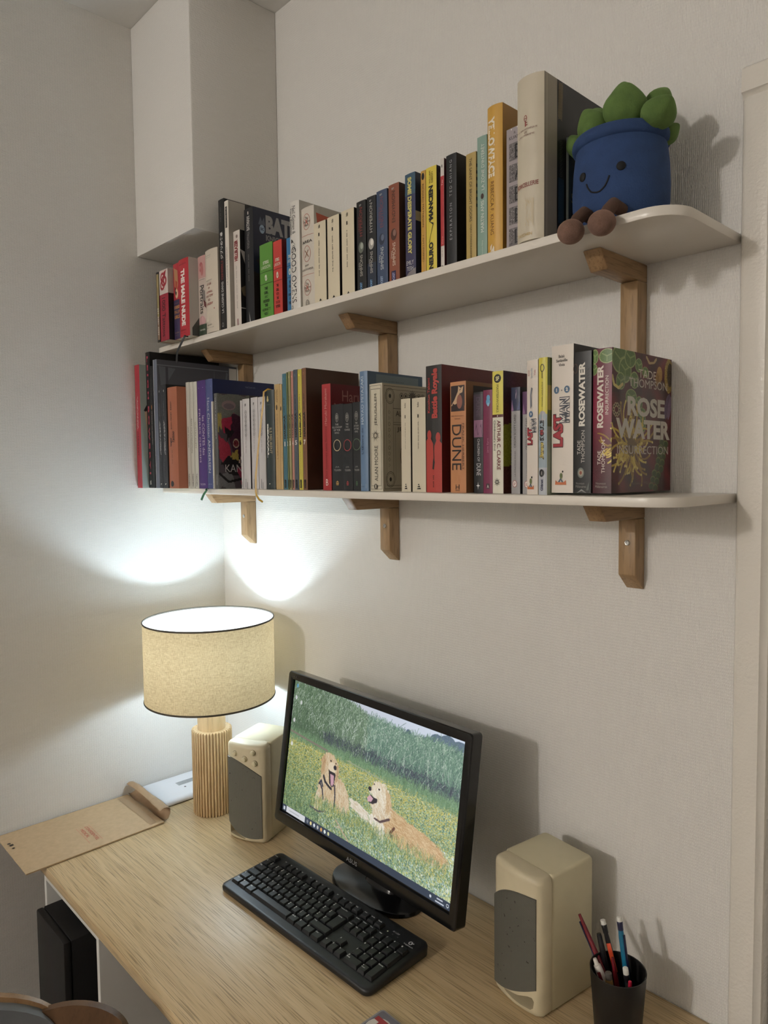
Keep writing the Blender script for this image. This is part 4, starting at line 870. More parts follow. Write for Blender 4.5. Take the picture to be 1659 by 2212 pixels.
# ------------------------------------------------------------------ books: x0, x1, spine y, height
G={'u01':(0.1078,0.1230,-0.2450,0.1775),'u02':(0.1236,0.1707,-0.2436,0.1775),'u03':(0.1713,0.2050,-0.2293,0.1875),'u04':(0.2056,0.2556,-0.2318,0.1896),
'u05':(0.2562,0.2928,-0.2063,0.1911),'u06':(0.2934,0.3515,-0.2069,0.1965),'u07':(0.3521,0.3778,-0.2026,0.3033),'u08':(0.3784,0.3961,-0.2022,0.2939),
'u09':(0.3967,0.4253,-0.1912,0.2219),'u10':(0.4320,0.4683,-0.1830,0.2651),'u11':(0.4925,0.5433,-0.1830,0.1699),'u12':(0.5453,0.5785,-0.1830,0.1655),
'u13':(0.5955,0.6195,-0.1830,0.1612),'u14':(0.6201,0.6539,-0.1910,0.2259),'u15':(0.6545,0.6979,-0.1868,0.2050),'u16':(0.6985,0.7377,-0.1887,0.1646),
'u17':(0.7383,0.7759,-0.1856,0.1668),'u18':(0.7795,0.8177,-0.1830,0.1689),'u19':(0.8249,0.8517,-0.1830,0.1743),'u20':(0.8541,0.8799,-0.1830,0.1750),
'u21':(0.8814,0.9107,-0.1830,0.1782),'u22':(0.9140,0.9417,-0.1830,0.1800),'u23':(0.9569,0.9827,-0.1830,0.1859),'u24':(0.9955,1.0073,-0.1830,0.1810),
'u25':(1.0079,1.0331,-0.1830,0.1818),'u26':(1.0417,1.0504,-0.1830,0.1877),'u27':(1.0547,1.0780,-0.1830,0.1881),'u28':(1.0983,1.1198,-0.1830,0.1763),
'u29':(1.1219,1.1423,-0.1830,0.1955),'u30':(1.1431,1.1734,-0.1830,0.2335),'u31':(1.1803,1.2163,-0.1830,0.1876),'u32':(1.2169,1.2649,-0.2045,0.2369),
'u33':(1.2662,1.2712,-0.1500,0.1580),'l01':(0.0020,0.0310,-0.2620,0.3293),'l02':(0.0316,0.0567,-0.2440,0.3615),'l03':(0.0573,0.0726,-0.2451,0.3223),
'l04':(0.0732,0.0953,-0.2431,0.3372),'l05':(0.0959,0.1164,-0.2436,0.2682),'l06':(0.1170,0.1423,-0.2431,0.2679),'l07':(0.1429,0.1940,-0.2401,0.2580),
'l08':(0.1946,0.2118,-0.2150,0.2688),'l09':(0.2124,0.2310,-0.2148,0.2677),'l10':(0.2316,0.2504,-0.2146,0.2667),'l11':(0.2510,0.2926,-0.2144,0.2665),
'l12':(0.2932,0.3268,-0.2147,0.2660),'l13':(0.3274,0.3344,-0.2196,0.2104),'l14':(0.3350,0.3509,-0.2168,0.2290),'l15':(0.3971,0.4059,-0.1830,0.2092),
'l16':(0.4073,0.4380,-0.1830,0.2115),'l17':(0.4431,0.4721,-0.1830,0.2120),'l18':(0.4729,0.5032,-0.1830,0.2108),'l19':(0.5044,0.5386,-0.1830,0.2231),
'l20':(0.5405,0.5598,-0.1830,0.2336),'l21':(0.5604,0.5694,-0.1834,0.2321),'l22':(0.5702,0.5853,-0.1830,0.2538),'l23':(0.5859,0.5909,-0.1834,0.2556),
'l24':(0.5924,0.6010,-0.1830,0.2566),'l25':(0.6030,0.6111,-0.1830,0.2562),'l26':(0.6117,0.6270,-0.1834,0.2579),'l27':(0.6276,0.6420,-0.1833,0.2568),
'l28':(0.6426,0.6578,-0.1835,0.2580),'l30':(0.7095,0.7379,-0.1830,0.2175),'l31':(0.7398,0.7767,-0.1830,0.1739),'l32':(0.7773,0.8071,-0.1849,0.1722),
'l33':(0.8077,0.8322,-0.1849,0.1735),'l34':(0.8328,0.8555,-0.1873,0.2301),'l35':(0.8561,0.8924,-0.1836,0.2041),'l36':(0.9412,0.9658,-0.1830,0.1692),
'l37':(0.9690,1.0033,-0.1830,0.1684),'l38':(1.0043,1.0420,-0.1830,0.2215),'l39':(1.0611,1.0964,-0.1830,0.1879),'l40':(1.1126,1.1329,-0.1830,0.1665),
'l41':(1.1335,1.1526,-0.1840,0.1681),'l42':(1.1532,1.1753,-0.1847,0.1961),'l44':(1.1891,1.2067,-0.1830,0.1674),'l45':(1.2108,1.2308,-0.1830,0.1591),
'l46':(1.2314,1.2517,-0.2004,0.2030),'l47':(1.2523,1.2681,-0.1998,0.2044),'l48':(1.2687,1.3063,-0.1903,0.2172),'l49':(1.3069,1.3357,-0.1908,0.2035),
'l50':(1.3363,1.3662,-0.1879,0.2042),
}
m_page = M('page_block', (214, 204, 182), 0.8)
BK = {}
def book(k, label, col, depth=0.115, bulge=0.0, hard=False, board=None, z=0.0, group=None, cat='book', rough=0.42):
    x0, x1, y, h = G[k]; x0 += 0.0003; x1 -= 0.0004; G[k] = (x0, x1, y, h); bulge = max(bulge, min(0.0009, (x1-x0)*0.05)); zs = (ZU if k[0] == 'u' else ZL)+0.0003+z; w = x1-x0
    yr = min(y+depth, -0.0355) if depth > 0 else -depth*-1
    if depth < 0: yr = depth
    t = thing('book', label, cat, ((x0+x1)/2, (y+yr)/2, zs), group or ('books on the upper shelf' if k[0] == 'u' else 'books on the lower shelf'))
    th = min(0.0022 if hard else 0.0006, w*0.22); pts = [(x0, yr)]; n = 12 if bulge > 0.0004 else 1
    for i in range(n+1): u = i/n; pts.append((x0+w*u, y-bulge*(1-(2*u-1)**2)))
    pts += [(x1, yr), (x1-th, yr), (x1-th, y+th), (x0+th, y+th), (x0+th, yr)]
    MB().prism(pts, zs, zs+h).build('cover', M('cover_%d_%d_%d' % col, col, rough, ink=True), t, smooth=bulge > 0.0004, autos=30)
    o = 0.0028 if hard else 0.0004
    MB().box(x0+th+0.00005, x1-th-0.00005, y+th+0.0002, yr-(0.003 if hard else 0.0002), zs+o, zs+h-o).build('pages', m_page, t)
    sp = Ink(lambda a, b, l: (x0+w*a, y-bulge*(1-(2*a-1)**2)-0.00035-0.00004*l, zs+b*h), w, h)
    d = yr-y
    cv_ = Ink(lambda a, b, l: (x1+0.00006+0.00003*l, y+a*d, zs+b*h), d, h)
    if board: cv_.rect(0.0, 1, 0, 1, board, 1)
    BK[k] = (t, sp, cv_, d); return t, sp, cv_
def done(k):
    t, sp, cv_, d = BK[k]
    if sp.f: sp.build('lettering', t)
    if cv_.f: cv_.build('cover_print', t)
K = (24, 22, 22); W = (228, 222, 212); GR = (120, 116, 110)

# ---- upper shelf, left to right
t, s, c = book('u01', 'thin dark-edged book with mottled tan spine, first on the upper shelf', (28, 26, 26), 0.13, 0.001)
s.rect(0.35, 1, 0.36, 0.97, (166, 148, 98)); s.rect(0.35, 1, 0.03, 0.36, (150, 120, 96)); s.poly([(0.4, 0.5), (0.9, 0.55), (0.8, 0.75), (0.5, 0.8)], (120, 104, 66)); s.dashes('u', 0.45, 0.95, 0.10, 0.5, (222, 214, 204), 8, 3)
t, s, c = book('u02', 'crimson and white book with red scroll emblem at the spine top', (168, 30, 58), 0.13, 0.001, board=(20, 18, 20))
s.rect(0, 1, 0.66, 1, (214, 200, 192)); c.rect(0, 1, 0.66, 1, (188, 178, 170), 1); s.text('1000 Tattoos', 'd', 0.30, 0.68, 0.06, 0.61, (58, 14, 28), 0.01)
for a, b, r in ((0.42, 0.90, 0.012), (0.58, 0.84, 0.014), (0.40, 0.79, 0.013)): s.ring(a, b, r, r, 0.006, (168, 26, 48))
s.poly([(0.4, 0.95), (0.85, 0.99), (0.72, 0.90), (0.6, 0.93)], (168, 26, 48)); s.dashes('h', 0.3, 0.7, 0.715, 0.725, (150, 100, 100), 3)
t, s, c = book('u03', 'red and dark violet book with orange lettering, left of the bigger red one', (184, 40, 56), 0.13, 0.001)
s.rect(0, 1, 0, 0.52, (70, 58, 96)); s.poly([(0.15, 0.95), (0.75, 0.9), (0.8, 0.72), (0.5, 0.6), (0.25, 0.7)], (190, 140, 96)); s.poly([(0.4, 0.78), (0.7, 0.75), (0.55, 0.62), (0.35, 0.64)], (176, 70, 44)); s.ell(0.55, 0.60, 0.007, 0.012, (222, 186, 150)); s.poly([(0.3, 0.7), (0.6, 0.62), (0.5, 0.57), (0.25, 0.62)], (40, 32, 44))
for i, q in enumerate(('1000', 'PIN-UP', 'GIRLS')): s.text(q, 'h', 0.10, 0.92, 0.40-0.065*i, 0.445-0.065*i, (206, 142, 66), 0.03)
s.dashes('h', 0.1, 0.8, 0.47, 0.48, (180, 120, 70), 4); s.text('TASCHEN', 'h', 0.1, 0.8, 0.075, 0.092, (190, 150, 110)); s.dashes('h', 0.1, 0.8, 0.045, 0.055, (150, 120, 100), 4)
t, s, c = book('u04', 'red book with large white upright title and ribbon below', (192, 32, 50), 0.13, 0.002, board=(196, 190, 182))
s.text('THE MALE NUDE', 'd', 0.26, 0.66, 0.14, 0.87, (238, 230, 222), 0.055); s.text('DAVID LEDDICK', 'h', 0.06, 0.82, 0.925, 0.942, (70, 10, 18)); s.text('TASCHEN', 'h', 0.08, 0.7, 0.075, 0.092, (90, 14, 22)); s.dashes('h', 0.08, 0.7, 0.045, 0.055, (96, 16, 24), 4)
c.poly([(0.05, 0), (1, 0), (1, 0.46), (0.7, 0.42), (0.45, 0.30), (0.2, 0.24), (0.05, 0.1)], (84, 84, 80)); c.poly([(0.2, 0), (0.9, 0), (0.8, 0.25), (0.4, 0.15)], (60, 60, 58)); c.text('MALE', 'h', 0.32, 0.95, 0.20, 0.29, (138, 18, 34), 0.04)
t, s, c = book('u05', 'pink illustrated book with black script lettering and green foot', (206, 190, 178), 0.13, 0.002)
s.rect(0, 1, 0.72, 1, (204, 158, 152)); s.ell(0.5, 0.86, 0.009, 0.012, (182, 96, 98)); s.ell(0.62, 0.82, 0.006, 0.014, (190, 120, 116)); s.rect(0.2, 0.9, 0.70, 0.704, K, 2); s.text('Portraits', 'd', 0.28, 0.8, 0.27, 0.63, K, 0.01); s.poly([(0.5, 0.6), (0.9, 0.55), (0.95, 0.38), (0.7, 0.42)], (140, 132, 126)); s.poly([(0.75, 0.44), (1, 0.40), (1, 0.33), (0.8, 0.36)], (110, 40, 40)); s.ell(0.5, 0.17, 0.015, 0.014, (204, 160, 160)); s.rect(0, 1, 0, 0.135, (60, 76, 56)); s.text('TASCHEN', 'h', 0.15, 0.85, 0.055, 0.075, (224, 220, 210), 0.02)
t, s, c = book('u06', 'thick cream book with small red stacked title, left of the tall black one', (214, 202, 184), 0.13, 0.004, board=(176, 168, 156))
s.text('J.-M. Bourgery', 'h', 0.08, 0.56, 0.925, 0.938, GR); s.text('N.H. Jacob', 'h', 0.14, 0.52, 0.902, 0.914, GR); s.text('THE COMPLETE', 'h', 0.10, 0.62, 0.627, 0.638, GR)
for i, (q, a, b) in enumerate((('ATLAS', 0.16, 0.56), ('OF', 0.29, 0.43), ('HUMAN', 0.10, 0.62), ('ANATOMY', 0.04, 0.70), ('AND', 0.26, 0.46), ('SURGERY', 0.06, 0.68))): s.text(q, 'h', a, b, 0.575-i*0.048, 0.603-i*0.048, (168, 66, 66), 0.01)
s.text('TASCHEN', 'h', 0.12, 0.55, 0.085, 0.102, (96, 88, 78), 0.02); s.dashes('h', 0.06, 0.7, 0.055, 0.065, GR, 4); s.ell(0.75, 0.28, 0.002, 0.002, (190, 130, 120))
t, s, c = book('u07', 'tallest black thin book with white vertical characters, overhanging the upper shelf edge', (25, 26, 28), 0.20, 0.0)
s.text('LA CUISINE DANS', 'u', 0.30, 0.68, 0.13, 0.37, (222, 220, 216), 0.02); s.text('GHIBLI', 'u', 0.30, 0.68, 0.385, 0.53, (132, 52, 50), 0.02); s.text('ジブリの食卓', 'u', 0.26, 0.74, 0.545, 0.75, (226, 224, 220), 0.03); s.dashes('u', 0.42, 0.56, 0.83, 0.95, (120, 120, 120), 5); s.ring(0.45, 0.04, 0.004, 0.005, 0.0012, (170, 170, 168)); s.rect(0.3, 0.62, 0.024, 0.028, (150, 150, 148), 1)
t, s, c = book('u08', 'tall thin off-white book beside the tallest black one', (224, 216, 204), 0.045, 0.0, board=(172, 166, 156))
s.rect(0.28, 0.72, 0.79, 0.955, (26, 24, 24)); s.dashes('u', 0.42, 0.6, 0.80, 0.95, (200, 190, 176), 8, 5); s.text('LA CANTINE DE MINUIT', 'u', 0.36, 0.64, 0.345, 0.64, (150, 144, 134), 0.0)
t, s, c = book('u09', 'white thin book with jagged red title and dark cover', (222, 212, 202), 0.15, 0.001, board=(34, 32, 33))
s.text('HELLBLAZER', 'u', 0.18, 0.70, 0.69, 0.905, (148, 26, 36), 0.05, 0.0); s.dashes('u', 0.42, 0.56, 0.20, 0.66, (150, 138, 130), 14, 9); s.rect(0.45, 0.6, 0.02, 0.09, (150, 100, 100), 1); s.ell(0.6, 0.94, 0.004, 0.004, (150, 130, 120))
c.poly([(0, 0.80), (0.06, 0.70), (0.12, 0.60), (0.10, 0.78)], (200, 192, 184)); c.poly([(0, 0.40), (0.1, 0.44), (0.16, 0.30), (0.04, 0.33)], (120, 106, 80)); c.rect(0, 0.3, 0.19, 0.20, (190, 186, 180), 1)
t, s, c = book('u10', 'large dark blue comic album with big grey title across its cover top', (26, 27, 34), 0.145, 0.0005, hard=True, board=(30, 36, 62))
s.text('1', 'h', 0.40, 0.60, 0.945, 0.97, W, 0.05); s.text('KNIGHTFALL', 'u', 0.34, 0.60, 0.66, 0.80, (150, 148, 146), 0.02); s.text('BATMAN', 'u', 0.30, 0.66, 0.81, 0.93, (176, 172, 168), 0.05); s.dashes('u', 0.42, 0.55, 0.38, 0.62, (130, 128, 124), 7); s.poly([(0.42, 0.12), (0.5, 0.02), (0.6, 0.02)], (190, 190, 190))
c.text('BATMAN', 'h', 0.24, 1.28, 0.80, 0.955, (158, 156, 156), 0.06); c.text('KNIGHTFALL', 'h', 0.24, 0.86, 0.735, 0.785, (130, 128, 130), 0.05); c.ell(0.17, 0.825, 0.007, 0.010, (150, 172, 196)); c.text('DC', 'h', 0.14, 0.20, 0.813, 0.837, (30, 40, 70), 0.05); c.poly([(0.10, 0.86), (0.14, 0.93), (0.17, 0.89), (0.21, 0.93), (0.23, 0.86)], (88, 96, 112)); c.poly([(0.0, 0.0), (0.35, 0.0), (0.42, 0.2), (0.25, 0.42), (0.0, 0.45)], (48, 34, 38)); c.poly([(0.05, 0.55), (0.25, 0.62), (0.2, 0.45)], (58, 42, 48))
for kk, colr, board, words, lab in (('u11', (92, 154, 46), (62, 110, 30), ('THE', 'GIRL', 'WHO', 'KICKED', 'THE', "HORNETS'", 'NEST'), 'bright green paperback with black stacked title, left of the red twin'),
                             ('u12', (206, 58, 46), (122, 30, 28), ('THE', 'GIRL', 'WITH', 'THE', 'DRAGON', 'TATTOO'), 'bright red paperback with black stacked title, right of the green twin'),
                             ('u13', (48, 128, 178), (30, 84, 128), ('THE', 'GIRL', 'WHO', 'PLAYED', 'WITH', 'FIRE'), 'bright blue paperback half hidden behind the white book, third of the bright trio')):
    t, s, c = book(kk, lab, colr, 0.11, 0.0006, board=board)
    s.text('STIEG', 'h', 0.28, 0.72, 0.735, 0.775, (220, 222, 206), 0.03); s.text('LARSSON', 'h', 0.14, 0.84, 0.675, 0.715, (220, 222, 206), 0.03); ln = tuple(int(q*0.45) for q in colr)
    s.rect(0, 1, 0.63, 0.637, ln, 2); s.rect(0, 1, 0.478, 0.485, ln, 2); s.ell(0.5, 0.555, 0.0036, 0.0070, (214, 218, 200)); s.ell(0.46, 0.572, 0.0022, 0.003, (214, 218, 200)); s.ell(0.54, 0.54, 0.0028, 0.0035, (214, 218, 200)); s.ell(0.5, 0.548, 0.0012, 0.003, colr)
    for i, q in enumerate(words):
        hw = 0.075*len(q)*0.62; s.text(q, 'h', 0.5-hw/1.15, 0.5+hw/1.15, 0.40-i*0.0545, 0.438-i*0.0545, (30, 44, 18) if kk == 'u11' else (44, 14, 12) if kk == 'u12' else (12, 34, 52), 0.03)
t, s, c = book('u14', 'tall white book with black decorative upright title', (218, 214, 206), 0.13, 0.005, hard=True, board=(196, 192, 184))
s.text('Neil Gaiman &', 'd', 0.45, 0.74, 0.70, 0.955, K, 0.02); s.text('Terry Pratchett', 'd', 0.12, 0.38, 0.70, 0.945, K, 0.02); s.poly([(0.3, 0.66), (0.75, 0.63), (0.45, 0.645), (0.7, 0.60), (0.3, 0.625)], K); s.text('GOOD OMENS', 'd', 0.30, 0.76, 0.075, 0.58, K, 0.015); s.ring(0.56, 0.575, 0.004, 0.005, 0.0012, K); s.ring(0.3, 0.035, 0.004, 0.004, 0.001, K)
t, s, c = book('u15', 'cream book with three red rings on the spine', (212, 204, 190), 0.105, 0.003, board=(188, 182, 170))
for b in (0.855, 0.54, 0.205): s.ring(0.5, b, 0.0115, 0.0165, 0.0009, (190, 84, 66))
for b, (q1, q2, q3) in ((0.855, ('The', 'Southern', 'Reach')), (0.205, ('the', 'trilogy', 'pdf'))):
    s.text('The', 'h', 0.38, 0.6, b+0.025, b+0.05, (80, 70, 62)); s.text('Southern', 'h', 0.26, 0.74, b-0.01, b+0.016, (80, 70, 62)); s.text('Reach', 'h', 0.34, 0.66, b-0.045, b-0.018, (80, 70, 62)); s.text('X', 'h', 0.35, 0.65, b-0.03, b+0.03, (196, 100, 80))
s.text('X', 'h', 0.34, 0.66, 0.505, 0.575, (150, 96, 70)); s.text('AREA', 'h', 0.12, 0.90, 0.645, 0.672, (60, 54, 50), 0.01); s.text('JEFF', 'h', 0.34, 0.66, 0.41, 0.432, (120, 110, 100)); s.text('VANDERMEER', 'h', 0.06, 0.94, 0.375, 0.395, (110, 100, 92))
for b in (0.72, 0.33): s.rect(0.05, 0.98, b, b+0.003, (190, 84, 66))
s.ring(0.5, 0.045, 0.006, 0.008, 0.002, (150, 144, 134)); s.ring(0.5, 0.045, 0.003, 0.004, 0.001, (150, 144, 134)); c.poly([(0.05, 0.93), (0.75, 0.90), (0.15, 0.55)], (196, 88, 54))
FOL = (222, 210, 182)
for kk, lab, sd in (('u16', 'cream paperback with tiny black print, first of three alike right of the ringed spine', 1), ('u17', 'cream paperback with tiny black print, middle of three alike on the upper shelf', 2), ('u18', 'cream paperback with tiny black print, tallest-looking of three, left of black spines', 3)):
    t, s, c = book(kk, lab, FOL, 0.105, 0.0006, board=(30, 26, 28)); s.dashes('u', 0.42, 0.52, 0.35, 0.79, (70, 62, 52), 16, sd); s.rect(0.42, 0.52, 0.83, 0.87, (60, 54, 46), 1); s.text('folio', 'u', 0.40, 0.56, 0.925, 0.965, (60, 54, 46), 0.02); s.poly([(0.42, 0.045), (0.62, 0.045), (0.52, 0.075)], K)
def sfb(kk, lab, col, board, title, tcol, acol, art, sub=None, low=None, pk=(120, 160, 220)):
    t, s, c = book(kk, lab, col, 0.108, 0.0008, board=board)
    if low: s.rect(0, 1, 0, 0.3, low)
    s.text('SF', 'h', 0.32, 0.56, 0.945, 0.965, (170, 170, 165), 0.03)
    if sub: s.text(sub, 'u', 0.20, 0.34, 0.68, 0.84, tcol)
    s.text(title, 'u', 0.36, 0.66, 0.62, 0.93, tcol, 0.0); s.ell(0.5, 0.50, 0.0075, 0.0105, art); s.ell(0.58, 0.515, 0.004, 0.006, tuple(min(255, q+60) for q in art)); s.text('DAN', 'u', 0.22, 0.34, 0.27, 0.34, acol); s.text('SIMMONS', 'u', 0.38, 0.66, 0.19, 0.42, acol); s.text('POCKET', 'u', 0.36, 0.58, 0.02, 0.125, pk, 0.03)
    return s
sfb('u19', 'black paperback with dark red title, first of four by one author', (30, 32, 34), (20, 20, 22), 'HYPERION', (150, 62, 54), (196, 192, 180), (110, 116, 104), 'LA CHUTE D\u2019', None, (120, 176, 226))
sfb('u20', 'black paperback with grey title and pale blot, second of four by one author', (28, 30, 34), (20, 20, 24), 'HYPERION', (186, 184, 176), (196, 194, 186), (176, 172, 164), None, (40, 52, 72), (130, 180, 226))
sfb('u21', 'slate blue paperback with faint dark red title, third of four by one author', (66, 84, 114), (38, 44, 62), 'ENDYMION', (140, 74, 84), (202, 206, 206), (44, 54, 76), 'L\u2019ÉVEIL D\u2019', None, (170, 190, 220))
s = sfb('u22', 'reddish brown paperback with a brown oval, last of four by one author', (148, 82, 54), (92, 62, 40), 'ENDYMION', (66, 50, 44), (222, 204, 186), (84, 48, 36), None, None, (160, 160, 210)); s.rect(0.26, 0.68, 0.0, 0.14, (48, 40, 84)); s.text('POCKET', 'u', 0.36, 0.58, 0.015, 0.125, (176, 176, 214), 0.03)
t, s, c = book('u23', 'blue-violet paperback with large yellow upright title', (62, 60, 98), 0.118, 0.0008, board=(36, 48, 72))
s.rect(0, 1, 0.80, 1, (58, 92, 116)); s.rect(0, 1, 0.62, 0.8, (56, 62, 102)); s.poly([(0, 0.83), (1, 0.87), (1, 0.84), (0, 0.80)], (84, 140, 150)); s.text('SOME DESPERATE GLORY', 'd', 0.28, 0.66, 0.245, 0.965, (212, 202, 104), 0.05); s.poly([(0, 0), (1, 0), (1, 0.11), (0.4, 0.08), (0, 0.04)], (140, 134, 136)); s.text('EMILY', 'h', 0.10, 0.82, 0.145, 0.185, (206, 204, 204), 0.0); s.text('TESH', 'h', 0.14, 0.78, 0.092, 0.13, (206, 204, 204), 0.0)
c.rect(0, 0.5, 0.55, 0.64, (196, 190, 150), 1)
t, s, c = book('u24', 'narrow mustard paperback with black upright lettering', (206, 158, 50), 0.11, 0.0004)
s.ell(0.5, 0.945, 0.0034, 0.006, K); s.text('RICHARD MATHESON', 'd', 0.32, 0.68, 0.47, 0.875, (70, 46, 16), 0.02); s.text('I AM LEGEND', 'd', 0.34, 0.68, 0.14, 0.39, (120, 84, 30), 0.0); s.poly([(0.3, 0.03), (0.7, 0.03), (0.5, 0.02)], K)
t, s, c = book('u25', 'bright yellow paperback with bold black title crossed by a zigzag', (226, 204, 44), 0.112, 0.0008, board=(40, 18, 44))
s.text('NEURO', 'u', 0.28, 0.70, 0.05, 0.30, K, 0.06); s.text('MANCIEN', 'u', 0.28, 0.70, 0.51, 0.825, K, 0.06); s.poly([(0.28, 0.30), (0.34, 0.30), (0.66, 0.46), (0.30, 0.50), (0.62, 0.535), (0.66, 0.515), (0.40, 0.495), (0.72, 0.475), (0.72, 0.46)], K); s.text('WILLIAM', 'u', 0.32, 0.48, 0.845, 0.965, (84, 66, 20), 0.02); s.text('GIBSON', 'u', 0.54, 0.70, 0.845, 0.95, (84, 66, 20), 0.02); c.rect(0.05, 0.4, 0.78, 0.94, (92, 84, 70), 1)
t, s, c = book('u26', 'very narrow white and red paperback left of the black one', (216, 208, 200), 0.11, 0.0002, board=(90, 24, 34))
s.rect(0, 1, 0.225, 0.845, (186, 42, 50)); s.text('Tau', 'u', 0.34, 0.66, 0.76, 0.81, (236, 220, 214)); s.text('Zéro', 'u', 0.34, 0.66, 0.24, 0.31, (226, 150, 140)); s.dashes('u', 0.36, 0.6, 0.13, 0.21, (150, 80, 80), 3); s.rect(0.36, 0.62, 0.92, 0.945, GR, 1); s.text('SF', 'u', 0.3, 0.7, 0.03, 0.055, K)
t, s, c = book('u27', 'black paperback with widely spaced grey upright lettering', (30, 31, 34), 0.112, 0.0008, board=(16, 16, 18))
s.text('E X P I R A T I O N', 'u', 0.36, 0.60, 0.255, 0.575, (168, 168, 170)); s.text('T E D  C H I A N G', 'u', 0.36, 0.60, 0.635, 0.95, (168, 168, 170)); c.text('E', 'h', 0.45, 0.65, 0.68, 0.72, (92, 104, 122)); c.text('T', 'h', 0.45, 0.65, 0.49, 0.55, (92, 104, 122))
t, s, c = book('u28', 'olive mustard paperback with thin black upright title', (184, 158, 84), 0.11, 0.0006, board=(150, 128, 62))
s.text('THE SAINT OF BRIGHT DOORS', 'd', 0.36, 0.62, 0.38, 0.955, (48, 42, 26), 0.0); s.text('VAJRA CHANDRASEKERA', 'd', 0.38, 0.60, 0.02, 0.355, (90, 76, 44), 0.0)
for q in range(7): c.rect(0.0, 0.2, 0.5+q*0.06, 0.53+q*0.06, (40, 36, 24), 1)
t, s, c = book('u29', 'pale teal paperback with white upright lettering and a dark dot', (138, 168, 154), 0.112, 0.0006)
s.text('MARTIN AMIS', 'u', 0.40, 0.72, 0.225, 0.48, (226, 230, 220), 0.02); s.ell(0.55, 0.515, 0.003, 0.0045, (74, 50, 42)); s.text('LA ZONE D\u2019INTÉRÊT', 'u', 0.40, 0.76, 0.565, 0.935, (226, 230, 220), 0.02); s.text('calmann-lévy', 'u', 0.46, 0.66, 0.02, 0.16, (196, 210, 198), 0.0)
t, s, c = book('u30', 'tall mustard yellow hardback with big white condensed title', (212, 164, 48), 0.15, 0.004, hard=True, board=(186, 138, 36))
s.text('YELLOWFACE', 'd', 0.10, 0.58, 0.53, 0.925, (238, 228, 208), 0.05); s.text('REBECCA F. KUANG', 'd', 0.28, 0.52, 0.145, 0.50, (110, 72, 22), 0.0); s.poly([(0.26, 0.035), (0.55, 0.03), (0.55, 0.055), (0.5, 0.07), (0.44, 0.055)], (230, 220, 200)); s.poly([(0.26, 0.07), (0.40, 0.085), (0.36, 0.05), (0.26, 0.045)], (230, 220, 200))
t, s, c = book('u31', 'grey paperback with stacked black capitals on speckled panels', (170, 160, 162), 0.12, 0.0008)
s.text('R. F.', 'h', 0.42, 0.72, 0.945, 0.965, (90, 84, 84)); s.text('KUANG', 'h', 0.16, 0.86, 0.905, 0.932, (60, 56, 58))
for i, q in enumerate('BABEL'):
    b = 0.745-i*0.172; s.rect(0.16, 0.92, b-0.01, b+0.13, (118, 112, 112)); rr = random.Random(i); l0 = s.k
    for _ in range(90): a_, b_ = rr.uniform(0.18, 0.9), rr.uniform(b-0.005, b+0.125); s.ell(a_, b_, 0.0006, 0.0009, (52, 48, 50) if rr.random() < 0.6 else (176, 170, 170), 5); s.k = l0
    s.k = l0+1; s.text(q, 'h', 0.48, 0.86, b, b+0.115, (24, 22, 24), 0.0)
for a, b in ((0.3, 0.985), (0.62, 0.99), (0.25, 0.025)): s.ell(a, b, 0.0012, 0.0012, (226, 222, 214), 8)
s.poly([(0.8, 0.0), (1, 0.0), (1, 0.03)], K)
t, s, c = book('u32', 'biggest book, cream cloth spine with small red key and black cover', (206, 196, 174), 0.165, 0.008, hard=True, board=(34, 32, 33))
GB = (150, 66, 60); s.ring(0.42, 0.745, 0.0030, 0.0045, 0.0010, GB); s.rect(0.40, 0.44, 0.695, 0.728, GB, 1); s.rect(0.44, 0.50, 0.70, 0.706, GB, 1); s.rect(0.44, 0.49, 0.715, 0.720, GB, 1); s.rect(0.36, 0.48, 0.742, 0.746, GB, 1)
s.text('LA BIBLIOTHÈQUE', 'h', 0.08, 0.82, 0.672, 0.685, (140, 96, 86)); s.text('DE', 'h', 0.38, 0.48, 0.655, 0.666, (140, 96, 86)); s.text('L\u2019ÉSOTÉRISME', 'h', 0.12, 0.74, 0.636, 0.649, (140, 96, 86)); s.text('SORCELLERIE', 'h', 0.03, 0.86, 0.328, 0.355, GB, 0.01); s.text('TASCHEN', 'h', 0.08, 0.66, 0.028, 0.046, (200, 168, 90), 0.03)
GO = (206, 184, 132); rr = random.Random(5)
for _ in range(26): a_ = rr.uniform(0.45, 0.62); b_ = rr.uniform(0.08, 0.24); s.poly([(a_, b_), (a_+0.012, b_+0.003), (a_+rr.uniform(-0.06, 0.06), b_+0.03)], GO)
s.rect(0.70, 0.715, 0.08, 0.25, GO, 1); s.rect(0.66, 0.67, 0.1, 0.25, GO, 1)
c.rect(0, 0.20, 0, 1, (168, 158, 140), 1); c.rect(0.035, 0.045, 0, 1, (196, 188, 170), 1)
for i in range(24): b = 0.76+0.009*i; c.poly([(0.205, b), (0.215, b), (0.285, b+0.02), (0.275, b+0.02)], (150, 128, 78)); c.poly([(0.285, b), (0.275, b), (0.205, b+0.02), (0.215, b+0.02)], (150, 128, 78))
c.rect(0.205, 0.30, 0.12, 0.40, (38, 66, 84), 1)
for i in range(9): c.ring(0.25, 0.42+0.025*i, 0.003, 0.0025, 0.0006, (110, 110, 104), 10)
t, s, c = book('u33', 'thin teal book with gold capitals, half hidden behind the plush pot', (120, 128, 124), 0.10, 0.0, board=(54, 70, 74)); c.text('SORCELLERIE', 'h', 0.08, 1.0, 0.40, 0.49, (168, 150, 92), 0.0)

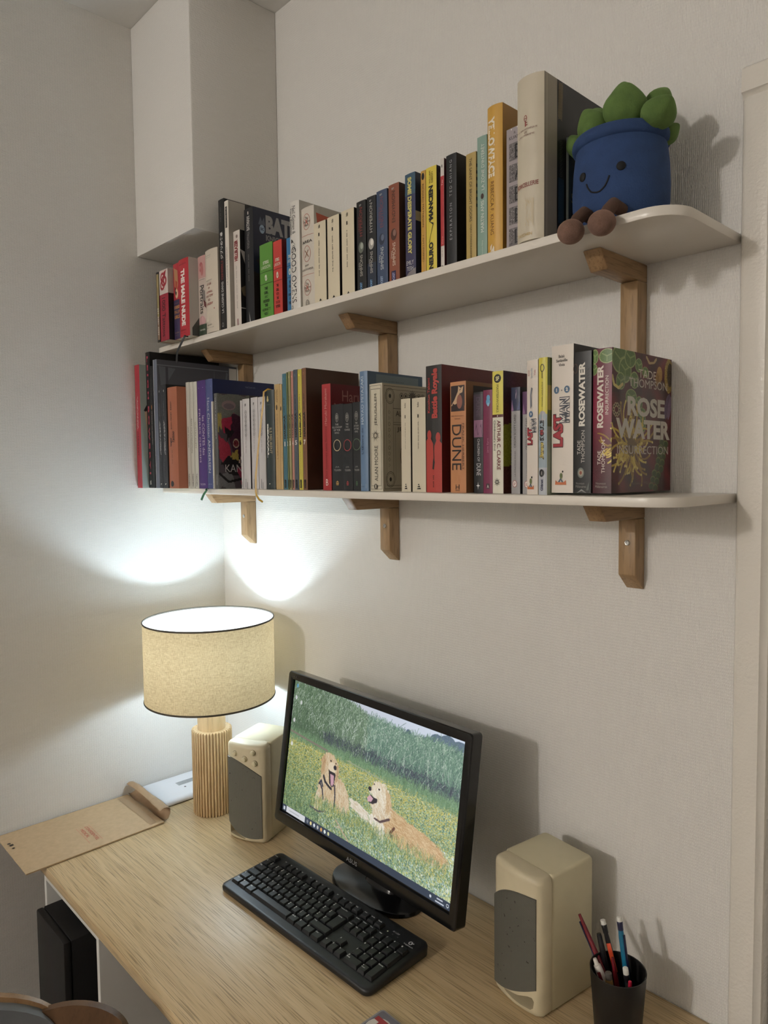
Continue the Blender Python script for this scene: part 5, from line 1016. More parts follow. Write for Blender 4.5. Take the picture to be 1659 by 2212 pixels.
# ---- lower shelf, left to right
t, s, c = book('l01', 'red-spined large book at the far left, overhanging the lower shelf end', (178, 40, 58), 0.19, 0.001, board=(166, 178, 170))
s.text('THE FACE MAGAZINE', 'd', 0.32, 0.62, 0.48, 0.735, (228, 206, 204), 0.03, -0.1); s.text('CULTURE SHIFT', 'd', 0.32, 0.60, 0.265, 0.46, (110, 22, 36), 0.03); s.ring(0.5, 0.06, 0.005, 0.006, 0.0008, (116, 24, 38)); c.poly([(0.05, 0.63), (0.12, 0.7), (0.2, 1), (0.32, 1), (0.3, 0.2), (0.2, 0.45), (0.13, 0.6)], (44, 34, 36)); c.poly([(0.06, 0.62), (0.16, 0.64), (0.16, 0.5), (0.1, 0.42)], (206, 176, 146))
t, s, c = book('l02', 'tallest black book with pink upright capitals', (22, 22, 24), 0.235, 0.001, hard=True, board=(20, 19, 20)); s.text('L E I G H  B O W E R Y !', 'd', 0.36, 0.68, 0.10, 0.97, (198, 74, 96), 0.05); s.text('TATE', 'd', 0.42, 0.66, 0.025, 0.055, W, 0.04)
t, s, c = book('l03', 'thin black book with small print and an orange dot', (30, 30, 32), 0.2, 0.0005); s.dashes('d', 0.36, 0.52, 0.76, 0.93, (150, 148, 144), 8); s.ell(0.45, 0.665, 0.0024, 0.006, (176, 110, 50)); s.text('LE MONDE DES MONSTRES', 'd', 0.34, 0.60, 0.36, 0.63, (176, 172, 166), 0.02); s.dashes('d', 0.4, 0.55, 0.06, 0.20, (110, 108, 104), 6)
t, s, c = book('l04', 'large flat grey book in a clear plastic sleeve, behind the small books', (112, 118, 134), -0.003, 0.0, board=(96, 98, 108), rough=0.18)
s.rect(0.0, 0.18, 0, 1, (196, 198, 206)); c.rect(0.9, 1.0, 0.0, 0.985, (212, 206, 196), 1); c.rect(0.0, 0.885, 0.955, 0.962, (138, 142, 150), 1); c.rect(0.70, 0.705, 0.1, 0.95, (128, 130, 138), 1); c.poly([(0.02, 0.95), (0.22, 0.94), (0.05, 0.75)], (118, 122, 132)); c.poly([(0.86, 0.95), (0.885, 0.94), (0.8, 0.62)], (120, 124, 134)); c.rect(0.1, 0.13, 0.4, 0.95, (84, 86, 96), 1)
for kk, lab in (('l05', 'black comic with white slanted title, left one of the pair'), ('l06', 'black comic with white slanted title, right one of the pair beside brown book')):
    t, s, c = book(kk, lab, (44, 46, 52), 0.17, 0.0006, board=(38, 38, 42)); s.text('UMBRELLA ACADEMY', 'u', 0.36, 0.70, 0.335, 0.645, (206, 206, 208), 0.03, 0.1); s.dashes('u', 0.42, 0.54, 0.70, 0.84, (150, 150, 152), 6, 2); s.rect(0.5, 0.62, 0.93, 0.95, (190, 190, 190), 1); s.dashes('u', 0.36, 0.46, 0.09, 0.30, (120, 122, 128), 8, 4); s.poly([(0.4, 0.03), (0.7, 0.045), (0.4, 0.045)], W); s.rect(0, 0.12, 0, 1, (92, 94, 102), 1)
t, s, c = book('l07', 'orange-brown book with black lettering and black disc at the foot', (178, 106, 72), 0.17, 0.003, board=(176, 104, 70)); s.dashes('u', 0.40, 0.52, 0.585, 0.88, K, 10, 4); s.text('Original', 'u', 0.30, 0.48, 0.415, 0.50, K, 0.05); s.text('Tattoo', 'u', 0.52, 0.74, 0.45, 0.565, K, 0.02, 0.1); s.dashes('u', 0.46, 0.54, 0.245, 0.385, (80, 46, 32), 7); s.ell(0.42, 0.045, 0.0085, 0.0075, K)
c.ring(0.28, 0.86, 0.011, 0.018, 0.006, K); c.ring(0.32, 0.80, 0.009, 0.012, 0.006, K); c.rect(0.26, 0.36, 0.645, 0.65, K, 1)
for kk, nm, v0, v1, lab in (('l08', 'JEFF KOONS', 0.385, 0.585, 'pale thin art book beside the brown book, first of three alike'), ('l09', 'ROY LICHTENSTEIN', 0.335, 0.655, 'pale thin art book with longest name, middle of three alike'), ('l10', 'GUSTAV KLIMT', 0.375, 0.625, 'pale thin art book beside the purple spine, last of three alike')):
    t, s, c = book(kk, lab, (206, 204, 192), 0.13, 0.0006); s.text(nm, 'd', 0.32, 0.66, v0, v1, (112, 110, 96)); s.text('TASCHEN', 'd', 0.32, 0.70, 0.02, 0.14, (50, 48, 44), 0.04); s.dashes('d', 0.4, 0.52, 0.80, 0.96, (150, 148, 134), 7, 3)
t, s, c = book('l11', 'purple book with pale upright title in two lines', (82, 50, 128), 0.15, 0.002, hard=True); s.text('les CONTES des', 'd', 0.60, 0.84, 0.31, 0.675, (206, 194, 206), 0.01); s.text('FRÈRES GRIMM', 'd', 0.20, 0.46, 0.245, 0.74, (206, 194, 206), 0.01); s.rect(0.2, 0.8, 0.93, 0.936, (150, 130, 176), 1); s.text('TASCHEN', 'h', 0.16, 0.80, 0.03, 0.048, (196, 184, 206), 0.02)
t, s, c = book('l12', 'blue book with pale upright title and wide navy cover', (76, 88, 142), 0.18, 0.003, hard=True, board=(28, 44, 98)); s.text('Hans Christian ANDERSEN', 'd', 0.34, 0.66, 0.145, 0.83, (200, 198, 206), 0.01); s.rect(0.15, 0.85, 0.93, 0.936, (140, 148, 190), 1); s.dashes('h', 0.2, 0.8, 0.035, 0.05, (150, 156, 190), 4); c.text('Noël Daniel (éd.)', 'h', 0.52, 0.68, 0.935, 0.955, (130, 140, 176))
t, s, c = book('l13', 'very thin pale booklet between blue spine and grey spine', (212, 208, 196), 0.12, 0.0); s.dashes('d', 0.3, 0.65, 0.46, 0.76, (70, 66, 60), 10); s.text('TASCHEN', 'd', 0.25, 0.75, 0.02, 0.15, (50, 48, 44), 0.04)
t, s, c = book('l14', 'thin grey art book with colourful abstract painted cover', (92, 92, 90), 0.15, 0.0006, board=(70, 62, 70)); s.text('VASSILY KANDINSKY', 'd', 0.40, 0.66, 0.52, 0.96, (196, 194, 190), 0.01); s.text('TASCHEN', 'd', 0.36, 0.66, 0.04, 0.15, (186, 184, 180), 0.03)
ac = Canvas(90, 130, (86, 78, 84))
for pts, q in (([(0, 0), (1, 0), (1, 0.2), (0, 0.3)], (116, 118, 112)), ([(0, 0.28), (0.5, 0.22), (0.6, 0.36), (0.2, 0.42)], (170, 46, 74)), ([(0.45, 0.2), (1, 0.25), (1, 0.7), (0.6, 0.75), (0.35, 0.5)], (70, 34, 54)), ([(0, 0.45), (0.3, 0.5), (0.4, 0.62), (0.25, 0.75), (0.05, 0.68)], (168, 50, 72)), ([(0.2, 0.36), (0.5, 0.4), (0.3, 0.5)], (34, 28, 34)), ([(0.05, 0.72), (0.5, 0.62), (0.9, 0.85), (0.3, 0.86)], (30, 26, 30)), ([(0, 0.2), (0.12, 0.2), (0.1, 0.36), (0, 0.4)], (176, 160, 90)), ([(0.35, 0.66), (0.6, 0.58), (0.62, 0.7)], (178, 158, 80)), ([(0.55, 0.78), (0.9, 0.72), (1, 0.95), (0.7, 0.95)], (164, 56, 84)), ([(0, 0.85), (0.4, 0.82), (0.5, 1), (0, 1)], (122, 122, 124))): ac.poly(pts, q, 6, 0.012)
ac.ell(0.55, 0.52, 0.10, 0.05, (190, 176, 150)); ac.ell(0.55, 0.52, 0.08, 0.035, (120, 40, 50), 30); ac.ell(0.35, 0.12, 0.22, 0.05, (150, 128, 128)); ac.ell(0.35, 0.13, 0.16, 0.03, (120, 104, 112)); ac.line([(0.02, 0.84), (0.3, 0.93), (0.7, 0.9), (1, 0.78)], 1, (20, 18, 22))
for i in range(4):
    for j in range(3): ac.poly([(0.62+i*0.06, 0.66+j*0.035), (0.68+i*0.06, 0.66+j*0.035), (0.68+i*0.06, 0.695+j*0.035), (0.62+i*0.06, 0.695+j*0.035)], (206, 180, 170) if (i+j) % 2 else (40, 30, 36))
def art(k, canvas, amax=1.0):
    t, s, c, d = BK[k]; x0, x1, y, h = G[k]; zz = ABS[t.name].z; canvas.panel('cover_art', lambda a, b: (x1+0.00012, y+a*d*amax, zz+b*h), t)
    c.k += 4
art('l14', ac, 0.6); c.text('KANDINSKY', 'h', 0.12, 1.0, 0.175, 0.255, (206, 200, 200), 0.0)
WG = (208, 204, 204)
t, s, c = book('l15', 'thinnest white spine beside the abstract painted cover', WG, 0.12, 0.0); s.dashes('d', 0.4, 0.6, 0.3, 0.6, GR, 8); s.rect(0.4, 0.6, 0.02, 0.08, GR, 1)
for kk, lab, sd in (('l16', 'white spine with column of circled letters, first of three alike', 1), ('l17', 'white spine with column of circled letters, middle of three alike', 2), ('l18', 'white spine with column of circled letters, behind the gold ribbon', 3)):
    t, s, c = book(kk, lab, WG, 0.12, 0.0008, board=(60, 50, 52)); s.text('F', 'h', 0.40, 0.56, 0.915, 0.945, K, 0.03)
    for i in range(6): s.ring(0.5, 0.85-i*0.049, 0.0042, 0.0046, 0.0006, (70, 66, 66)); s.text('MURENA'[i], 'h', 0.44, 0.56, 0.842-i*0.049, 0.858-i*0.049, (70, 66, 66), 0.02)
    s.dashes('d', 0.44, 0.54, 0.40, 0.62, (130, 124, 124), 8, sd); s.rect(0.34, 0.38, 0.01, 0.11, K, 1); s.rect(0.56, 0.60, 0.0, 0.075, K, 1)
t, s, c = book('l19', 'dark green book with gold emblem and gold ribbon over its top', (44, 58, 58), 0.12, 0.004, hard=True)
s.ell(0.42, 0.915, 0.0025, 0.006, (216, 196, 130)); s.ell(0.42, 0.90, 0.004, 0.004, (210, 190, 126)); s.text('BEAVAL', 'd', 0.28, 0.48, 0.32, 0.66, (228, 226, 218), 0.06); s.text('ILS MEURENT', 'd', 0.58, 0.80, 0.36, 0.62, (198, 184, 150), 0.0); s.poly([(0.44, 0.06), (0.58, 0.06), (0.51, 0.045)], W); s.dashes('h', 0.28, 0.75, 0.85, 0.858, (130, 140, 136), 3)
TAN = (198, 166, 108)
t, s, c = book('l20', 'tan spine with small brown print right of the dark green book', TAN, 0.12, 0.0006); s.text('NAOMI', 'u', 0.24, 0.40, 0.84, 0.93, (110, 84, 48)); s.text('NOVIK', 'u', 0.46, 0.70, 0.83, 0.955, (110, 84, 48), 0.02); s.ell(0.45, 0.78, 0.003, 0.006, (70, 56, 40)); s.text('L\u2019éducation meurtrière', 'u', 0.34, 0.62, 0.29, 0.72, (150, 116, 66)); s.dashes('u', 0.4, 0.5, 0.05, 0.14, (150, 120, 74), 4)
t, s, c = book('l21', 'tan narrow spine left of the blue numbered album', (204, 172, 116), 0.12, 0.0); s.text('NAOMI', 'u', 0.3, 0.65, 0.82, 0.94, (110, 84, 48)); s.ell(0.5, 0.77, 0.002, 0.005, (70, 56, 40)); s.dashes('u', 0.35, 0.55, 0.3, 0.7, (150, 116, 66), 10)
for i, (kk, colr, nc, lab) in enumerate((('l22', (72, 122, 138), W, 'teal numbered comic album, first of the seven'), ('l23', (124, 134, 84), W, 'very thin olive numbered comic album, second of the seven'), ('l24', (164, 158, 108), W, 'khaki numbered comic album, third of the seven'), ('l25', (198, 140, 124), W, 'pink numbered comic album, fourth of the seven'), ('l26', (88, 98, 108), (210, 206, 200), 'slate grey numbered comic album, fifth of the seven'), ('l27', (206, 192, 54), K, 'yellow numbered comic album, sixth of the seven'), ('l28', (134, 92, 62), (226, 220, 210), 'brown numbered comic album with wide brown cover, last of the seven'))):
    t, s, c = book(kk, lab, colr, 0.166, 0.0004, board=(84, 54, 34) if kk == 'l28' else None); q = (36, 30, 30); s.text('NAUSICAÄ', 'u', 0.26, 0.74, 0.44, 0.645, q, 0.06); s.text(str(i+1), 'h', 0.28, 0.76, 0.375, 0.415, nc, 0.04); s.dashes('u', 0.36, 0.60, 0.665, 0.80, q, 5, i); s.dashes('u', 0.42, 0.58, 0.13, 0.33, tuple(int(z*0.75) for z in colr), 8, i); s.rect(0.28, 0.70, 0.015, 0.085, q, 1); s.dashes('u', 0.42, 0.58, 0.02, 0.08, colr, 3, i); s.text(str(i+1), 'h', 0.34, 0.62, 0.945, 0.965, tuple(min(255, int(z*1.4)) for z in colr), 0.02)
t, s, c = book('l30', 'red paperback with large pale serif name on its cover', (176, 40, 46), 0.12, 0.001, board=(116, 24, 28)); s.text('Des hommes sans femmes', 'u', 0.34, 0.58, 0.115, 0.60, (128, 22, 28), 0.0); s.rect(0.36, 0.62, 0.61, 0.613, (210, 150, 140), 1); s.text('Haruki Murakami', 'u', 0.34, 0.60, 0.625, 0.955, (214, 160, 150), 0.0); s.text('B', 'h', 0.40, 0.66, 0.045, 0.105, (230, 214, 206), 0.0); c.text('Haruki', 'h', 0.26, 0.86, 0.84, 0.945, (176, 120, 110), 0.0); c.text('Murakami', 'h', 0.08, 0.98, 0.74, 0.82, (176, 120, 110), 0.0)
RNGC = (('THE', 'FELLOWSHIP', 'OF THE', 'RING'), ('THE', 'TWO', 'TOWERS'), ('THE', 'RETURN', 'OF THE', 'KING'))
for kk, ws, rc, ec, lab in (('l31', RNGC[0], (198, 180, 140), (190, 150, 80), 'black paperback with a gold ring on its spine, first of the trilogy'), ('l32', RNGC[1], (176, 70, 70), (170, 60, 60), 'black paperback with a red ring on its spine, middle of the trilogy'), ('l33', RNGC[2], (96, 116, 90), (80, 120, 80), 'black paperback with a green ring on its spine, last of the trilogy')):
    t, s, c = book(kk, lab, (32, 34, 38), 0.11, 0.0008); s.ring(0.5, 0.845, 0.0048, 0.0090, 0.0009, (170, 168, 160)); s.rect(0.48, 0.52, 0.81, 0.88, (170, 168, 160), 1); s.ring(0.5, 0.855, 0.0026, 0.0036, 0.0008, (170, 168, 160)); s.rect(0.42, 0.58, 0.835, 0.842, (170, 168, 160), 1)
    for i, q in enumerate(ws):
        hw = min(0.42, 0.047*len(q)); s.text(q, 'h', 0.5-hw, 0.5+hw, 0.755-i*0.032, 0.776-i*0.032, (180, 178, 172), 0.01)
    s.ring(0.5, 0.525, 0.0118, 0.0118, 0.0016, rc); s.text('J.R.R.', 'h', 0.32, 0.68, 0.262, 0.282, (180, 178, 172)); s.text('TOLKIEN', 'h', 0.20, 0.80, 0.226, 0.248, (180, 178, 172), 0.01); s.rect(0.38, 0.62, 0.075, 0.088, ec, 1); s.poly([(0.36, 0.095), (0.64, 0.095), (0.5, 0.115)], ec); s.rect(0.4, 0.6, 0.062, 0.070, ec, 1)
t, s, c = book('l34', 'pale blue hardback with white upright name and slate cover', (104, 134, 168), 0.165, 0.0025, hard=True, board=(82, 106, 130)); s.text('HAYAO MIYAZAKI', 'u', 0.24, 0.60, 0.56, 0.955, (206, 214, 222), 0.0); s.text('L\u2019Œuvre de', 'u', 0.28, 0.52, 0.31, 0.53, (50, 64, 92), 0.01); s.rect(0.1, 0.8, 0.022, 0.06, (150, 166, 184), 1); s.dashes('h', 0.15, 0.75, 0.03, 0.05, (76, 98, 124), 4); c.rect(0.15, 0.92, 0.2, 0.98, (120, 138, 146), 1); c.dashes('h', 0.26, 0.66, 0.925, 0.935, (70, 84, 98), 9); c.dashes('h', 0.24, 0.72, 0.895, 0.905, (70, 84, 98), 10, 2)
CRM = (208, 200, 178); DK = (64, 58, 50)
t, s, c = book('l35', 'cream ornamented hardback with black line borders and sun emblem', CRM, 0.14, 0.001, board=(190, 180, 156))
for a0, a1, b0, b1 in ((0.06, 0.08, 0.02, 0.98), (0.92, 0.94, 0.02, 0.98), (0.06, 0.94, 0.98, 0.983), (0.06, 0.94, 0.018, 0.021), (0.12, 0.13, 0.05, 0.95), (0.87, 0.88, 0.05, 0.95), (0.12, 0.88, 0.948, 0.951), (0.12, 0.88, 0.05, 0.053)): s.rect(a0, a1, b0, b1, DK, 2)
s.text('ALAN MOORE', 'u', 0.40, 0.66, 0.095, 0.425, DK, 0.01); s.text('JÉRUSALEM', 'u', 0.38, 0.66, 0.61, 0.905, DK, 0.01)
for i in range(16): q = 2*PI*i/16; s.poly([(0.5+0.12*math.cos(q-0.12), 0.52+0.022*math.sin(q-0.12)), (0.5+(0.36 if i % 2 else 0.26)*math.cos(q), 0.52+(0.066 if i % 2 else 0.048)*math.sin(q)), (0.5+0.12*math.cos(q+0.12), 0.52+0.022*math.sin(q+0.12))], DK)
s.ring(0.5, 0.52, 0.0048, 0.005, 0.0009, DK); s.ell(0.5, 0.045, 0.0048, 0.0052, DK); s.ell(0.5, 0.045, 0.0015, 0.004, CRM)
for a0, a1, b0, b1 in ((0.03, 0.035, 0.02, 0.98), (0.03, 1, 0.975, 0.979), (0.07, 0.074, 0.05, 0.95), (0.07, 1, 0.945, 0.948), (0.07, 1, 0.05, 0.053), (0.03, 1, 0.02, 0.024), (0.20, 0.204, 0.15, 0.85), (0.2, 1, 0.62, 0.624), (0.2, 1, 0.77, 0.774), (0.24, 0.243, 0.1, 0.6), (0.2, 1, 0.64, 0.643)): c.rect(a0, a1, b0, b1, DK, 1)
for b in (0.11, 0.885): c.ring(0.14, b, 0.012, 0.015, 0.0009, DK); c.ring(0.14, b, 0.009, 0.012, 0.0006, DK); c.ell(0.14, b, 0.003, 0.004, DK)
for i in range(10): c.ring(0.12, 0.24+i*0.055, 0.003, 0.004, 0.0006, DK, 3+i % 4)
for a in (0.36, 0.44, 0.70, 0.78): c.ring(a, 0.895, 0.005, 0.0055, 0.0009, DK); c.ell(a, 0.895, 0.002, 0.0025, DK)
for i in range(16): q = 2*PI*i/16; c.poly([(0.57+0.045*math.cos(q-0.2), 0.885+0.035*math.sin(q-0.2)), (0.57+0.10*math.cos(q), 0.885+0.075*math.sin(q)), (0.57+0.045*math.cos(q+0.2), 0.885+0.035*math.sin(q+0.2))], DK)
c.ell(0.57, 0.885, 0.006, 0.008, (110, 100, 84)); c.text('ALAN MOORE', 'h', 0.24, 0.9, 0.70, 0.75, DK, 0.01); c.text('JÉRUSALEM', 'h', 0.26, 1.0, 0.55, 0.61, DK, 0.01); c.ring(0.62, 0.33, 0.042, 0.045, 0.0012, DK); c.ring(0.62, 0.33, 0.034, 0.036, 0.001, DK)
for kk, lab, sd in (('l36', 'cream paperback with black triangle mark, left of the pair before the black-red thriller', 5), ('l37', 'wider cream paperback with black triangle mark, touching the black-red thriller', 6)):
    t, s, c = book(kk, lab, (214, 204, 180), 0.105, 0.0006, board=(40, 34, 34)); s.text('folio', 'u', 0.42, 0.54, 0.90, 0.955, (70, 62, 52), 0.02); s.rect(0.44, 0.52, 0.79, 0.825, (60, 54, 46), 1); s.dashes('u', 0.46, 0.53, 0.46, 0.755, (90, 82, 70), 11, sd)
    for i in range(3): s.poly([(0.36+i*0.035, 0.03+i*0.022), (0.66-i*0.05, 0.03+i*0.022), (0.62-i*0.05, 0.046+i*0.022), (0.40+i*0.035, 0.04+i*0.022)], K)
t, s, c = book('l38', 'thick black and red paperback with two red silhouettes on its spine', (48, 46, 44), 0.145, 0.0012, board=(112, 28, 26)); RD = (186, 62, 50)
s.rect(0, 1, 0, 0.28, RD); s.ell(0.22, 0.455, 0.0052, 0.0085, RD); s.poly([(0.0, 0.28), (0.0, 0.41), (0.12, 0.43), (0.18, 0.45), (0.28, 0.45), (0.34, 0.42), (0.48, 0.385), (0.50, 0.28)], RD); s.ell(0.78, 0.435, 0.0052, 0.0085, RD); s.poly([(0.52, 0.28), (0.56, 0.37), (0.68, 0.41), (0.74, 0.43), (0.84, 0.43), (0.90, 0.40), (1.0, 0.385), (1.0, 0.28)], RD); s.poly([(0.49, 0.38), (0.53, 0.38), (0.56, 0.25), (0.58, 0.24), (0.52, 0.18), (0.42, 0.185), (0.46, 0.25), (0.50, 0.27)], (44, 36, 34)); s.text('Koushun Takami', 'u', 0.12, 0.28, 0.63, 0.905, RD, 0.02, 0.0); s.text('Battle Royale', 'u', 0.40, 0.86, 0.585, 0.975, RD, 0.05, 0.0); s.dashes('u', 0.45, 0.55, 0.04, 0.145, (60, 20, 20), 6)
for i in range(4): c.poly([(0.48+0.03*i, 0.88), (0.5+0.03*i, 0.92), (0.51+0.03*i, 0.88)], (84, 18, 18))
t, s, c = book('l39', 'thick tan paperback with huge black title and desert picture', (198, 136, 86), 0.105, 0.001, board=(36, 30, 34)); s.rect(0.05, 0.93, 0.735, 0.965, (56, 38, 40)); s.poly([(0.05, 0.735), (0.93, 0.735), (0.93, 0.78), (0.5, 0.81), (0.05, 0.785)], (150, 84, 50)); s.poly([(0.05, 0.785), (0.3, 0.84), (0.52, 0.91), (0.55, 0.96), (0.7, 0.94), (0.86, 0.955), (0.8, 0.90), (0.62, 0.89), (0.55, 0.82), (0.4, 0.80)], (206, 172, 134)); s.ell(0.62, 0.82, 0.006, 0.012, (150, 92, 74)); s.text('40th Anniversary', 'h', 0.08, 0.88, 0.685, 0.70, (120, 72, 40)); s.text('Edition', 'h', 0.32, 0.66, 0.662, 0.676, (120, 72, 40)); s.text('DUNE', 'd', 0.12, 0.72, 0.205, 0.615, (44, 32, 30), 0.0); s.text('FRANK HERBERT', 'd', 0.80, 0.90, 0.205, 0.625, (110, 70, 42), 0.0); s.rect(0.76, 0.775, 0.2, 0.63, (120, 76, 46), 1); s.text('H', 'h', 0.36, 0.60, 0.03, 0.075, (60, 40, 30), 0.0); s.rect(0.34, 0.62, 0.018, 0.022, (60, 40, 30), 1)
c.rect(0, 0.18, 0, 1, (150, 104, 64), 1); c.rect(0, 1, 0.965, 1, (150, 104, 64), 1); c.poly([(0.2, 0.36), (0.45, 0.46), (0.35, 0.32), (0.25, 0.3)], (150, 106, 66)); c.rect(0.18, 1, 0, 0.3, (84, 52, 36), 1)
t, s, c = book('l40', 'black paperback with mauve band and white lettering', (30, 30, 34), 0.105, 0.0006); s.rect(0, 1, 0.73, 0.98, (66, 48, 64)); s.rect(0.02, 0.98, 0.555, 0.725, (142, 98, 126)); s.poly([(0.1, 0.56), (0.3, 0.70), (0.5, 0.58), (0.8, 0.69), (0.95, 0.56)], (92, 56, 84)); s.text('DUNE', 'd', 0.3, 0.7, 0.76, 0.95, (92, 74, 92), 0.02); s.text('CHILDREN OF', 'd', 0.44, 0.68, 0.315, 0.54, (200, 198, 198), 0.0); s.text('DUNE', 'd', 0.34, 0.78, 0.175, 0.295, (206, 204, 204), 0.0); s.poly([(0.3, 0.075), (0.46, 0.082), (0.5, 0.115), (0.54, 0.082), (0.7, 0.075), (0.54, 0.068), (0.5, 0.035), (0.46, 0.068)], (222, 222, 222))
t, s, c = book('l41', 'magenta paperback with small light blue ornament', (132, 44, 84), 0.105, 0.0006); s.ell(0.6, 0.925, 0.0035, 0.0045, (96, 168, 208)); s.ell(0.58, 0.885, 0.0042, 0.0055, (96, 168, 208)); s.rect(0.52, 0.66, 0.89, 0.92, (96, 168, 208), 1); s.ell(0.6, 0.86, 0.002, 0.003, (150, 200, 226)); s.text('Jane Eyre', 'u', 0.44, 0.66, 0.395, 0.535, (190, 130, 156)); s.dashes('u', 0.46, 0.56, 0.57, 0.80, (112, 36, 70), 7); s.rect(0.38, 0.72, 0.045, 0.095, (60, 40, 52), 1); s.text('A', 'h', 0.46, 0.66, 0.052, 0.085, W, 0.02)
t, s, c = book('l42', 'lemon and white paperback with black round badge at its top', (226, 222, 204), 0.12, 0.0008, board=(46, 20, 28)); s.rect(0, 1, 0.642, 1, (222, 210, 74)); s.rect(0, 1, 0.625, 0.648, (92, 32, 34)); s.ell(0.5, 0.636, 0.0008, 0.0012, W, 8); s.ell(0.5, 0.94, 0.0070, 0.0070, K); s.text('SF', 'h', 0.34, 0.66, 0.922, 0.957, (230, 222, 160), 0.03); s.text('MASTERWORKS', 'd', 0.40, 0.60, 0.665, 0.89, K, 0.02); s.text('ARTHUR C. CLARKE', 'd', 0.46, 0.78, 0.195, 0.60, (120, 38, 40), 0.02); s.text('Childhood\u2019s End', 'd', 0.14, 0.32, 0.355, 0.60, (60, 54, 48), 0.0)
for i in range(8): q = PI*i/4; s.poly([(0.46+0.09*math.cos(q-0.5), 0.095+0.010*math.sin(q-0.5)), (0.46+0.30*math.cos(q), 0.095+0.034*math.sin(q)), (0.46+0.09*math.cos(q+0.5), 0.095+0.010*math.sin(q+0.5))], K)
nb = Canvas(60, 90, (52, 22, 30)); X_, Y_ = np.meshgrid(np.linspace(0, 1, 60), np.linspace(0, 1, 90)); nb.p[:] = np.stack([46+40*np.sin(4*X_+3*Y_)**2, 18+14*np.sin(5*Y_)**2, 30+22*np.cos(3*X_-4*Y_)**2], -1)+RNG.normal(0, 6, (90, 60, 1))
nb.poly([(0, 0.44), (0.36, 0.40), (0.36, 1), (0, 1)], (150, 150, 46), 8); nb.poly([(0, 0.78), (0.36, 0.76), (0.36, 1), (0, 1)], (84, 40, 30), 8)
for q in ((0.45, 0.22), (0.7, 0.15), (0.85, 0.3)): nb.ell(q[0], q[1], 0.03, 0.012, (200, 150, 130)); nb.ell(q[0], q[1], 0.01, 0.04, (190, 120, 110))
art('l42', nb); c.text('SF MASTERWORKS', 'u', 0.16, 0.32, 0.07, 0.60, (40, 36, 14), 0.03)
for kk, lab in (('l44', 'grey paperback with blue nebula at its spine top'), ('l45', 'grey paperback with pink nebula top, half hidden behind the white comic')):
    t, s, c = book(kk, lab, (164, 162, 162), 0.11, 0.0006, board=(48, 46, 52)); s.rect(0, 1, 0.78, 1, (40, 48, 84) if kk == 'l44' else (96, 60, 100)); s.poly([(0, 0.78), (0.1, 0.88), (0.6, 0.98), (0.7, 0.9), (0.25, 0.78)], (150, 110, 150)); s.poly([(0.05, 0.79), (0.6, 0.955), (0.55, 0.9)], (214, 196, 214)); s.poly([(0.7, 0.79), (1, 0.79), (1, 0.9)], (60, 70, 120)); s.text('ORSON SCOTT CARD', 'u', 0.34, 0.58, 0.435, 0.745, (50, 48, 50), 0.03); s.text('LA STRATÉGIE ENDER', 'u', 0.38, 0.56, 0.165, 0.405, (104, 102, 104), 0.0); s.ell(0.44, 0.095, 0.0042, 0.0055, (222, 216, 210)); s.ring(0.44, 0.095, 0.0042, 0.0055, 0.0007, (170, 50, 50)); s.text('LP', 'h', 0.34, 0.54, 0.083, 0.107, (170, 50, 50), 0.02)
def lastman(s, sc, a_, b_, wd):
    LR = (178, 44, 58); LKx = (70, 30, 36)
    s.text('LAST', 'u', a_-0.015, a_+wd*0.62+0.015, b_-0.006, b_+sc*0.66+0.006, LKx, 0.09, 0.0); s.text('LAST', 'u', a_, a_+wd*0.62, b_, b_+sc*0.66, LR, 0.05, 0.0); s.text('MAN', 'u', a_+wd*0.42-0.015, a_+wd+0.015, b_+sc*0.50-0.006, b_+sc+0.006, (60, 64, 76), 0.10, 0.0); s.text('MAN', 'u', a_+wd*0.42, a_+wd, b_+sc*0.50, b_+sc, (222, 214, 206), 0.03, 0.0)
def kmark(s, a, b, k=1.0):
    s.poly([(a-0.26*k, b-0.02), (a+0.26*k, b-0.02), (a+0.24*k, b+0.012), (a+0.14*k, b-0.003), (a-0.14*k, b-0.003), (a-0.24*k, b+0.012)], (200, 112, 58)); s.poly([(a-0.12*k, b-0.002), (a, b+0.03), (a+0.12*k, b-0.002), (a+0.05*k, b-0.002), (a, b+0.014), (a-0.05*k, b-0.002)], (84, 100, 120)); s.ell(a+0.02, b+0.04, 0.0022, 0.0045, (110, 124, 70)); s.ell(a+0.10*k, b+0.07, 0.0012, 0.0016, K)
t, s, c = book('l46', 'white comic spine with small red logo and blue number, left of the yellow comic', (222, 212, 200), 0.135, 0.0005); s.text('Balak', 'u', 0.12, 0.26, 0.885, 0.93, (190, 110, 100)); s.text('Sanlaville', 'u', 0.38, 0.54, 0.865, 0.94, (120, 150, 170)); s.text('Vivès', 'u', 0.66, 0.82, 0.885, 0.925, (180, 80, 90)); s.ell(0.40, 0.60, 0.0035, 0.0048, (72, 110, 148)); s.text('3', 'h', 0.34, 0.46, 0.592, 0.61, W, 0.05); lastman(s, 0.185, 0.06, 0.375, 0.82); kmark(s, 0.38, 0.06, 1.2); s.poly([(0.36, 0.64), (0.5, 0.66), (0.46, 0.74), (0.56, 0.79), (0.44, 0.80), (0.34, 0.74)], (118, 124, 134))
